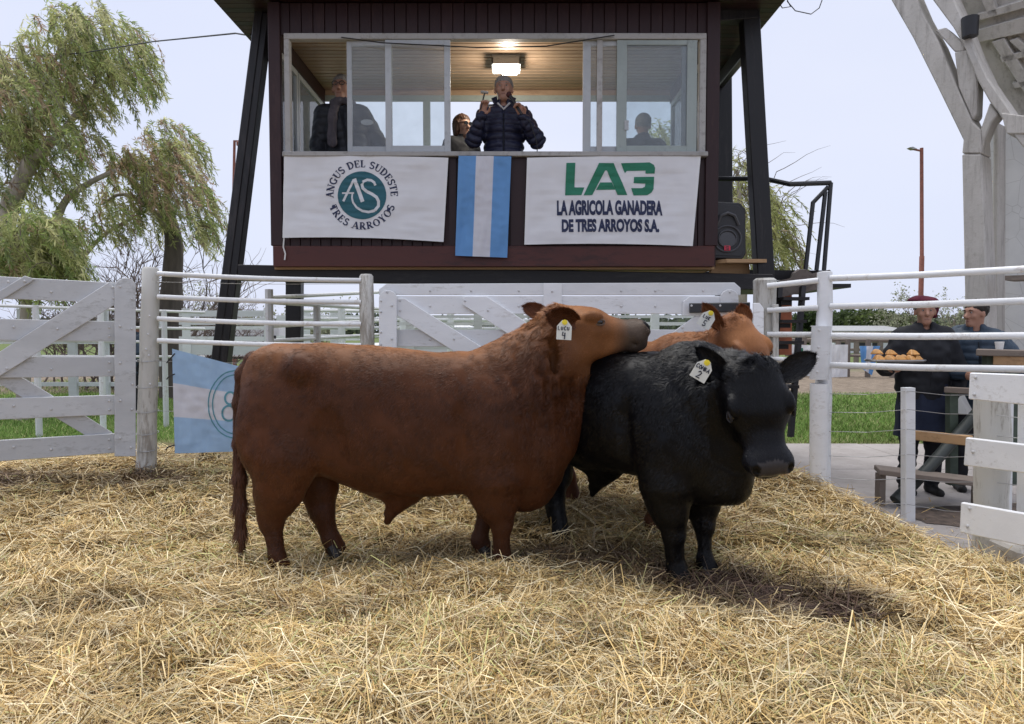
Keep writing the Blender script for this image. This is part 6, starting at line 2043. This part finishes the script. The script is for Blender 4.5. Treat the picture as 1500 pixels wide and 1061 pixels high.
def drooping_crown(root, clusters, n_str, pal, d0, seed, leafL=.125, leafW=.012, droop=.85, spread=.9, per=15, name='crown'):
    """Hanging twigs clothed with long narrow leaves. clusters: px, py, rx, ry (photo pixels), tone."""
    rng = np.random.default_rng(seed)
    tw = MB(); P, D, LL, CC = [], [], [], []
    tot = sum(c[2] * c[3] for c in clusters)
    pal = np.array(pal, np.float32)
    for (cx, cy, rx_, ry_, tone) in clusters:
        m = max(3, int(n_str * rx_ * ry_ / tot))
        dc = d0 + rng.uniform(-.7, .7)
        for _ in range(m):
            a = rng.uniform(0, 2 * math.pi); q = math.sqrt(rng.uniform(0, 1))
            x_, y_ = cx + rx_ * q * math.cos(a), cy - ry_ * .35 + ry_ * q * math.sin(a) * .85
            p = np.array(at(x_, y_, dc + rng.normal(0, spread * .5)))
            out = np.array((math.cos(a) * q, rng.normal(0, .5), 0)) * .6 + rng.normal(0, .3, 3)
            v = out + np.array((.25, 0, .35)); ln = rng.uniform(.35, .9) * (ry_ / 45) ** .5
            col = pal[min(len(pal) - 1, int(rng.choice(len(pal), p=tone)))] * rng.uniform(.65, 1.25)
            pts = [p]
            for k in range(per):
                v = v / np.linalg.norm(v); v = v + np.array((.10, 0, -.34 * droop)) + rng.normal(0, .10, 3)
                p = p + v / np.linalg.norm(v) * ln / per
                pts.append(p)
                for _k in range(3):
                    P.append(p); D.append(v / np.linalg.norm(v) * .8 + rng.normal(0, .55, 3) + np.array((.1, 0, -.35 * droop))); LL.append(leafL * rng.uniform(.5, 1.3)); CC.append(col * rng.uniform(.75, 1.25))
            if rng.uniform() < .5: tw.tube(pts[::3], .006, 3, cap=False)
    base = np.array(root.location)
    LL = np.array(LL)
    me = leaf_cards(np.array(P) - base, np.array(D), LL, np.maximum(LL * leafW / .15, .008), np.array(CC), seed=seed)
    cr = link_mesh(name, me, M['leaf'], root)
    tag(tw.build('twigs', M['twig'], cr), kind='stuff')
    return cr


GREEN = [(.29, .36, .12), (.43, .46, .19), (.56, .55, .28), (.50, .36, .25), (.24, .28, .15)]
TA, TB_, TP, TD = (.25, .36, .32, .05, .02), (.20, .32, .28, .17, .03), (.14, .22, .20, .40, .04), (.45, .30, .10, .05, .10)
gum = empty('gum_tree', (at(10, 500, 14).x - .6, 14, -.1), 'tall gum tree with drooping leaves and pale limbs at the left edge', 'tree')
limb(gum, 'trunk', [(gum.location.x, 14, -.1), at(-32, 440, 14), at(2, 340, 14), at(22, 285, 14), at(48, 232, 14)], .26, .13, M['bark_pale'])
limb(gum, 'limb', [at(44, 238, 14), at(72, 212, 13.9), at(98, 185, 14), at(122, 152, 14.1), at(150, 105, 14)], .10, .03, M['bark_pale'])
limb(gum, 'limb', [at(22, 285, 14), at(40, 235, 14.3), at(45, 180, 14.2), at(70, 120, 14), at(90, 60, 14)], .09, .025, M['bark_pale'])
limb(gum, 'limb', [at(80, 330, 14.3), at(98, 292, 14.2), at(135, 266, 14.2), at(170, 250, 14.2)], .085, .04, M['bark_pale'])
limb(gum, 'limb', [at(-32, 440, 14), at(40, 385, 14.2), at(80, 330, 14.3)], .11, .085, M['bark_pale'])
limb(gum, 'limb', [at(-40, 95, 14), at(5, 110, 13.9), at(35, 130, 13.8)], .05, .02, M['bark_pale'])
drooping_crown(gum, [(85, 60, 45, 45, TA), (128, 38, 48, 30, TA), (155, 88, 55, 48, TA), (190, 95, 28, 38, TA), (198, 130, 26, 25, TD), (120, 125, 60, 38, TB_), (45, 150, 48, 50, TA), (62, 112, 46, 36, TB_), (105, 165, 52, 26, TB_), (10, 130, 36, 60, TB_),
                     (8, 205, 40, 45, TA), (28, 250, 36, 38, TB_), (82, 240, 34, 36, TD), (85, 280, 26, 26, TA), (128, 215, 22, 24, TB_), (60, 195, 45, 28, TA), (-30, 170, 40, 90, TA), (0, 290, 30, 30, TD)], 1150, GREEN, 14, 3)
gum2 = empty('gum_tree', (at(252, 500, 16).x, 16, -.1), 'shorter gum tree with thick dark trunk and drooping crown near the left tower leg', 'tree')
limb(gum2, 'trunk', [(gum2.location.x, 16, -.1), at(250, 470, 16), at(252, 410, 16), at(254, 350, 16), at(240, 300, 16)], .30, .15, M['bark_dark'])
limb(gum2, 'limb', [at(110, 392, 15), at(148, 348, 15.2), at(190, 322, 15.4), at(232, 300, 15.8)], .05, .03, M['bark_pale'])
limb(gum2, 'limb', [at(252, 345, 16), at(225, 310, 15.5), at(180, 285, 15.2), at(150, 300, 15)], .08, .02, M['bark_pale'])
limb(gum2, 'limb', [at(240, 300, 16), at(252, 255, 15.8), at(245, 205, 15.6)], .10, .025, M['bark_pale'])
drooping_crown(gum2, [(240, 208, 24, 30, TB_), (265, 235, 26, 38, TB_), (220, 235, 38, 28, TP), (200, 262, 38, 28, TP), (180, 290, 36, 32, TB_), (250, 280, 40, 40, TP), (283, 315, 24, 48, TA), (240, 330, 18, 30, TA), (292, 348, 16, 24, TA), (180, 240, 28, 18, TB_), (160, 335, 40, 26, TB_), (215, 310, 30, 26, TA)], 580, GREEN, 15.4, 5)
gum3 = empty('gum_tree', (at(30, 520, 12).x, 12, -.1), 'low bushy gum with hanging green foliage behind the grey gate', 'tree')
limb(gum3, 'trunk', [(gum3.location.x, 12, -.1), at(38, 450, 12), at(48, 380, 12)], .12, .05, M['bark_pale'])
drooping_crown(gum3, [(45, 362, 56, 40, TA), (20, 398, 42, 34, TA), (80, 398, 38, 30, TA), (62, 338, 38, 24, TA), (-20, 380, 40, 40, TA)], 620, GREEN, 12, 7)
YEL = [(.38, .40, .16), (.46, .45, .20), (.30, .34, .12), (.34, .27, .18)]
wil = empty('willow_tree', (at(1085, 480, 14).x, 14, -.1), 'thin yellowish willow showing between the right tower posts', 'tree')
limb(wil, 'trunk', [(wil.location.x, 14, -.1), at(1088, 400, 14), at(1086, 330, 14), at(1080, 250, 14)], .12, .03, M['bark_pale'])
TY = (.35, .35, .2, .1)
drooping_crown(wil, [(1075, 270, 22, 40, TY), (1090, 330, 36, 60, TY), (1125, 340, 30, 55, TY), (1070, 370, 24, 40, TY), (1138, 385, 26, 36, TY), (960, 205, 24, 26, TY), (1010, 215, 22, 30, TY)], 380, YEL, 14, 9, leafL=.13, leafW=.010)
tb = MB(); r5 = random.Random(5)
for _ in range(40):
    x_, y_ = r5.uniform(1050, 1150), r5.uniform(260, 380)
    pts = [Vector(at(x_, y_, 14))]
    v = Vector((r5.uniform(-.2, .5), 0, 1))
    for k in range(6): v += Vector((r5.gauss(0, .35), r5.gauss(0, .2), r5.gauss(-.12, .25))); pts.append(pts[-1] + v.normalized() * .22)
    tb.tube(pts, [.010 - .0014 * k for k in range(7)], 4, cap=False)
tag(tb.build('twigs', M['twig'], wil), kind='stuff')


def bare_shrub(label, px_, py0, d, h, wd, n, seed, mat='twig', group=None, leafc=None, name='bare_shrub'):
    rng = random.Random(seed)
    root = empty(name, (at(px_, py0, d).x, d, -.1), label, 'shrub' if name == 'bare_shrub' else 'tree', group)
    b = MB(); P = []
    def grow(p, v, ln, r_, lev):
        pts = [p]
        for k in range(4):
            v = (v + Vector((rng.gauss(0, .22), rng.gauss(0, .22), rng.gauss(.03, .12)))).normalized()
            pts.append(pts[-1] + v * ln / 4)
        b.tube(pts, [r_ * (1 - .15 * k) for k in range(5)], 4, cap=False)
        P.append(pts[-1])
        if lev:
            for _ in range(3 + (lev > 1)):
                q = rng.randrange(1, 5); grow(pts[q], (v + Vector((rng.gauss(0, .7), rng.gauss(0, .6), rng.gauss(.25, .35)))).normalized(), ln * rng.uniform(.45, .75), r_ * .6, lev - 1)
    for _ in range(n):
        grow(Vector((root.location.x + rng.uniform(-wd, wd) * .5, d + rng.uniform(-.3, .3), -.1)), Vector((rng.gauss(0, .35), rng.gauss(0, .2), 1)).normalized(), h * rng.uniform(.5, .75), .03 * h / 3, 3)
    b.build('branches', M[mat], root)
    if leafc:
        rg = np.random.default_rng(seed); PP = np.repeat(np.array(P), 5, 0) + rg.normal(0, .14, (len(P) * 5, 3))
        n_ = len(PP)
        me = leaf_cards(PP - np.array(root.location), rg.normal(0, 1, (n_, 3)), np.full(n_, .055 * d / 14), np.full(n_, .015 * d / 14), np.array(leafc) * rg.uniform(.6, 1.3, (n_, 1)), seed=seed)
        link_mesh('crown', me, M['leaf'], root)
    return root


bare_shrub('tangled bare brown shrub under the gum tree, behind the fence post', 190, 480, 18, 3.3, 2.6, 15, 21, group='bare shrubs behind the left fence')
bare_shrub('bare brown shrub to the left of the thick dark trunk', 130, 480, 19, 2.9, 2.6, 14, 22, group='bare shrubs behind the left fence')
bare_shrub('bare brown shrub between the thick dark trunk and the tower leg', 292, 480, 20, 2.5, 1.8, 10, 23, group='bare shrubs behind the left fence')
PALE = (.30, .31, .21)
for i, (x_, d_, h_, lab) in enumerate(((310, 34, 3.6, 'pale budding poplar left of the tower leg'), (402, 36, 2.9, 'pale budding tree under the tower floor, left of the inner leg'), (470, 40, 2.6, 'pale budding tree under the tower floor, right of the inner leg'), (1392, 45, 3.9, 'pale leafless tree behind the two men'), (1320, 52, 3.0, 'small pale tree right of the dense green trees'))):
    bare_shrub(lab, x_, 480, d_, h_, .5, 4, 30 + i, leafc=PALE, group='pale budding trees far behind', name='poplar_tree')


def clump_tree(label, px_, d, h, wd, col, seed, n=3600):
    rng = np.random.default_rng(seed)
    x_ = at(px_, 480, d).x
    root = empty('green_tree', (x_, d, -.1), label, 'tree', 'dense green trees on the far right')
    b = MB(); b.tube([(x_, d, -.1), (x_ + .1, d, h * .5)], [.22, .12], 8); b.build('trunk', M['bark_dark'], root, True)
    cs = [(rng.normal(0, wd * .28), rng.normal(0, wd * .25), h * rng.uniform(.35, .85), rng.uniform(.18, .30) * wd) for _ in range(16)]
    P = []
    for cx, cy, cz, r_ in cs:
        q = rng.normal(0, 1, (n // 16, 3)); q /= np.linalg.norm(q, axis=1, keepdims=True)
        P.append(np.array((cx, cy, cz)) + q * r_ * rng.uniform(.7, 1.05, (n // 16, 1)) * np.array((1, 1, .8)))
    P = np.concatenate(P); n_ = len(P)
    me = leaf_cards(P, rng.normal(0, 1, (n_, 3)), np.full(n_, .34), np.full(n_, .12), np.array(col) * rng.uniform(.6, 1.35, (n_, 1)), seed=seed)
    link_mesh('crown', me, M['leaf'], root)


for i, (x_, d_, h_, w_, c_, lab) in enumerate(((1190, 58, 3.3, 3.8, (.055, .085, .028), 'dark green tree seen between the stair treads and the sleeved post'), (1240, 60, 3.0, 4.2, (.065, .095, .032), 'first green tree right of the sleeved post'), (1270, 62, 2.9, 3.8, (.050, .080, .030), 'middle dense green tree, the lowest of the far right trees'), (1300, 57, 3.15, 4.0, (.085, .115, .035), 'brightest dense green tree left of the beret man'))):
    clump_tree(lab, x_, d_, h_, w_, c_, 50 + i)

# ================================================================== PENS FAR BEHIND
def rail_fence(label, x0, x1, d0, d1, ys, posts, r, mat, name='pipe_fence', group=None, ph=None):
    root = empty(name, (at((x0 + x1) / 2, 480, (d0 + d1) / 2).x, (d0 + d1) / 2, -.1), label, 'fence', group)
    for y0, y1 in ys:
        b = MB(); b.tube([at(x0, y0, d0), at(x1, y1, d1)], r, 7); b.build('rail', M[mat], root, True)
    for px_, yt in posts:
        q = (px_ - x0) / (x1 - x0); d = 1 / lerp(1 / d0, 1 / d1, q); p = at(px_, yt, d)
        b = MB(); b.tube([(p.x, d, -.1), p], r * 2.0, 8); b.build('post', M[mat], root, True)
    return root


rail_fence('white pipe corral fence seen through the grey gate', -120, 300, 9.2, 11.5, ((444, 458), (474, 482), (497, 502), (522, 523)), ((-60, 440), (52, 447), (147, 452), (240, 455)), .022, 'pipe_paint', group='white corrals behind the ring')
rail_fence('white pipe fence running back behind the left fence, with two grey posts', 394, 560, 8.2, 11, ((436, 428), (443, 453), (478, 470), (500, 490)), ((394, 424), (464, 447)), .024, 'pipe_paint', group='white corrals behind the ring')
rail_fence('second white corral fence farther back under the tower', 440, 800, 13, 14, ((455, 458), (467, 470), (480, 482), (493, 494)), ((500, 450), (590, 450), (660, 452), (730, 452)), .035, 'pipe_paint', group='white corrals behind the ring')


def slat_pen(label, x0, x1, d0, d1, rows, posts, group):
    PL = Plane(x0, d0, x1, d1)
    root = empty('board_fence', (PL((x0 + x1) / 2, 480).x, PL((x0 + x1) / 2, 480).y, -.1), label, 'fence', group)
    for (ya, yb) in rows:
        b = MB(); b.prism([PL(x, y) for x, y in ((x0, yb), (x1, yb), (x1, ya), (x0, ya))], -PL.n * .03); b.build('fence_board', M['white_paint'], root)
    for px_ in posts:
        b = MB(); t0, t1 = PL(px_ - 6, 452, .04), PL(px_ + 6, 452, .04)
        b.prism([Vector((t0.x, t0.y, -.1)), Vector((t1.x, t1.y, -.1)), t1, t0], -PL.n * .06); b.build('post', M['white_paint'], root)
    return root


slat_pen('white board pen with narrow gaps behind the pipe fence', 262, 400, 13, 13.5, ((455, 464), (466, 476), (478, 483), (493, 500), (503, 520)), (272, 330, 392), 'white corrals behind the ring')
slat_pen('white board pen glimpsed between the tower legs', 405, 535, 13.8, 14.5, ((462, 471), (474, 480), (492, 499), (503, 520)), (448, 490), 'white corrals behind the ring')
slat_pen('white board pen seen through the grey gate', -100, 235, 15, 14, ((470, 478), (497, 504), (530, 537), (560, 566)), (-40, 30, 103, 150, 215), 'white corrals behind the ring')
slat_pen('white boards glimpsed through the gaps of the main gate', 560, 1100, 12.5, 13, ((462, 466), (472, 477), (486, 492), (500, 512)), (600, 700, 760, 880, 960, 1040), 'white corrals behind the ring')

# stock trailer and parked pickup behind the pens
tl = empty('stock_trailer', (at(340, 480, 24).x, 24, -.1), 'long white stock trailer parked behind the left pens', 'trailer')
p, q = at(255, 480, 24), at(420, 480, 24)
b = MB(); b.box((p.x, 23.2, .55), (q.x, 25, 1.55)); b.build('body', M['white_paint'], tl, bevel=.03)
for i in range(6):
    xx = lerp(p.x, q.x, (i + .5) / 6); b = MB(); b.box((xx - .22, 23.17, 1.02), (xx + .22, 23.199, 1.25)); b.build('slot_window', M['plastic_black'], tl)
for xx in (p.x + .8, p.x + 1.6, q.x - .7):
    b = MB(); b.tube([(xx, 23.15, .25), (xx, 23.4, .25)], .35, 14); b.build('wheel', M['plastic_black'], tl, True)
b = MB(); b.box((p.x, 23.3, .48), (q.x, 24.9, .549)); b.build('chassis', M['black_metal'], tl)
car = empty('parked_car', (at(650, 480, 20).x, 20, -.1), 'white pickup glimpsed through the left gap of the main gate', 'car')
cx = car.location.x
b = MB(); b.prism([(cx + x, 19.2, z) for x, z in ((-2.3, .35), (2.3, .35), (2.35, .95), (1.3, 1.05), (.8, 1.55), (-.5, 1.58), (-.9, 1.08), (-2.3, 1.05))], (0, 1.7, 0)); b.build('body', plain('white_car_paint', (.68, .69, .70), .25, .03), car, bevel=.05)
b = MB(); b.prism([(cx + x, 19.17, z) for x, z in ((-.7, 1.08), (1.15, 1.06), (.72, 1.48), (-.45, 1.5))], (0, .02, 0)); b.build('side_window', M['lens'], car)
for xx in (-1.45, 1.45):
    b = MB(); b.tube([(cx + xx, 19.12, .25), (cx + xx, 19.4, .25)], .36, 16); wh = b.build('wheel', M['plastic_black'], car, True)
    b = MB(); b.tube([(cx + xx, 19.105, .25), (cx + xx, 19.13, .25)], .2, 12); b.build('rim', M['grey_metal'], wh, True)

# right background: grey pen fences hung with cloths
grey = rail_fence('grey wire and timber pen fence hung with white cloths', 1150, 1420, 24, 22, ((497, 500), (520, 523), (538, 541)), ((1178, 494), (1242, 494), (1272, 497), (1308, 497), (1360, 498), (1228, 500)), .045, 'old_wood', 'timber_fence')
GB = Plane(1160, 23.4, 1300, 22.6)
for cpx, mt, lab, nm in (([(1217, 505), (1242, 505), (1241, 552), (1216, 553)], ONE, 'plain white sheet hung on the far pen fence beside the sleeved post', 'sheet'), ([(1259, 507), (1289, 507), (1277, 550), (1262, 540)], STR, 'small blue and white flag drooping on the far pen fence', 'flag'),
                         ([(1158, 505), (1194, 506), (1193, 552), (1160, 548)], ONE, 'white banner with green marks on the far pen fence, behind the black bull\'s ear', 'banner')):
    o, ps = cloth_sheet(nm, [GB(x, y, .08) for x, y in cpx], mt, 12, 14, None, .03, cpx[0][0] % 7, fold=.6)
    tag(o, lab, nm)
    if nm == 'banner': print_on('green_mark', ps, [[(.28, .1), (.5, .1), (.5, .45), (.28, .45)], [(.95, .05), (.98, .42), (.62, .42)]], M['print_green'], o, .02, .3)
rail_fence('low grey timber fence farther back on the right', 1150, 1420, 33, 31, ((488, 489), (500, 501), (512, 513)), ((1190, 486), (1255, 486), (1290, 486), (1335, 486), (1380, 486)), .06, 'old_wood', 'timber_fence')
sh = empty('shed', (at(1275, 470, 48).x, 48, -.1), 'low white shed with a grey metal roof before the green trees', 'shed')
p, q = at(1222, 480, 48), at(1330, 480, 48)
b = MB(); b.box((p.x, 48, -.1), (q.x, 51, 1.35)); b.build('wall', M['white_paint'], sh)
b = MB(); b.prism([(p.x - .2, 47.6, 1.36), (q.x + .2, 47.6, 1.36), (q.x + .2, 51.4, 1.72), (p.x - .2, 51.4, 1.72)], (0, 0, .06)); b.build('roof', M['grey_metal'], sh)
for i in range(4):
    xx = lerp(p.x, q.x, (i + .6) / 4.4); b = MB(); b.box((xx - .35, 47.96, .4), (xx + .35, 47.999, 1.05)); b.build('opening', M['plastic_black'], sh)

# people and gear glimpsed behind the left corrals
person('distant person in a blue jacket beyond the gap beside the grey gate', (at(203, 480, 13).x, 13, -.1), 2.2, (at(203, 470, 13).z + .1) / 1.76, 'c', coat='jacket_blue', hair='hair_dark', hands=False, res=.016)

# far treeline closing the horizon
rng = np.random.default_rng(77)
n = 26000
x = rng.uniform(-170, 190, n); d = rng.uniform(150, 170, n)
h = 1.6 + 3.2 * vnoise(np.stack([x, 0 * x, 0 * x], 1), .06, 9) + 1.5 * vnoise(np.stack([x, 0 * x, 0 * x], 1), .3, 10)
P = np.stack([x, d, rng.uniform(-.2, 1, n) * h], 1)
me = leaf_cards(P, rng.normal(0, 1, (n, 3)), np.full(n, 1.3), np.full(n, .5), np.array((.085, .105, .070)) * rng.uniform(.7, 1.3, (n, 1)), 'treeline', 3)
tag(link_mesh('treeline', me, M['leaf']), 'low hazy treeline along the horizon', 'trees', kind='stuff')
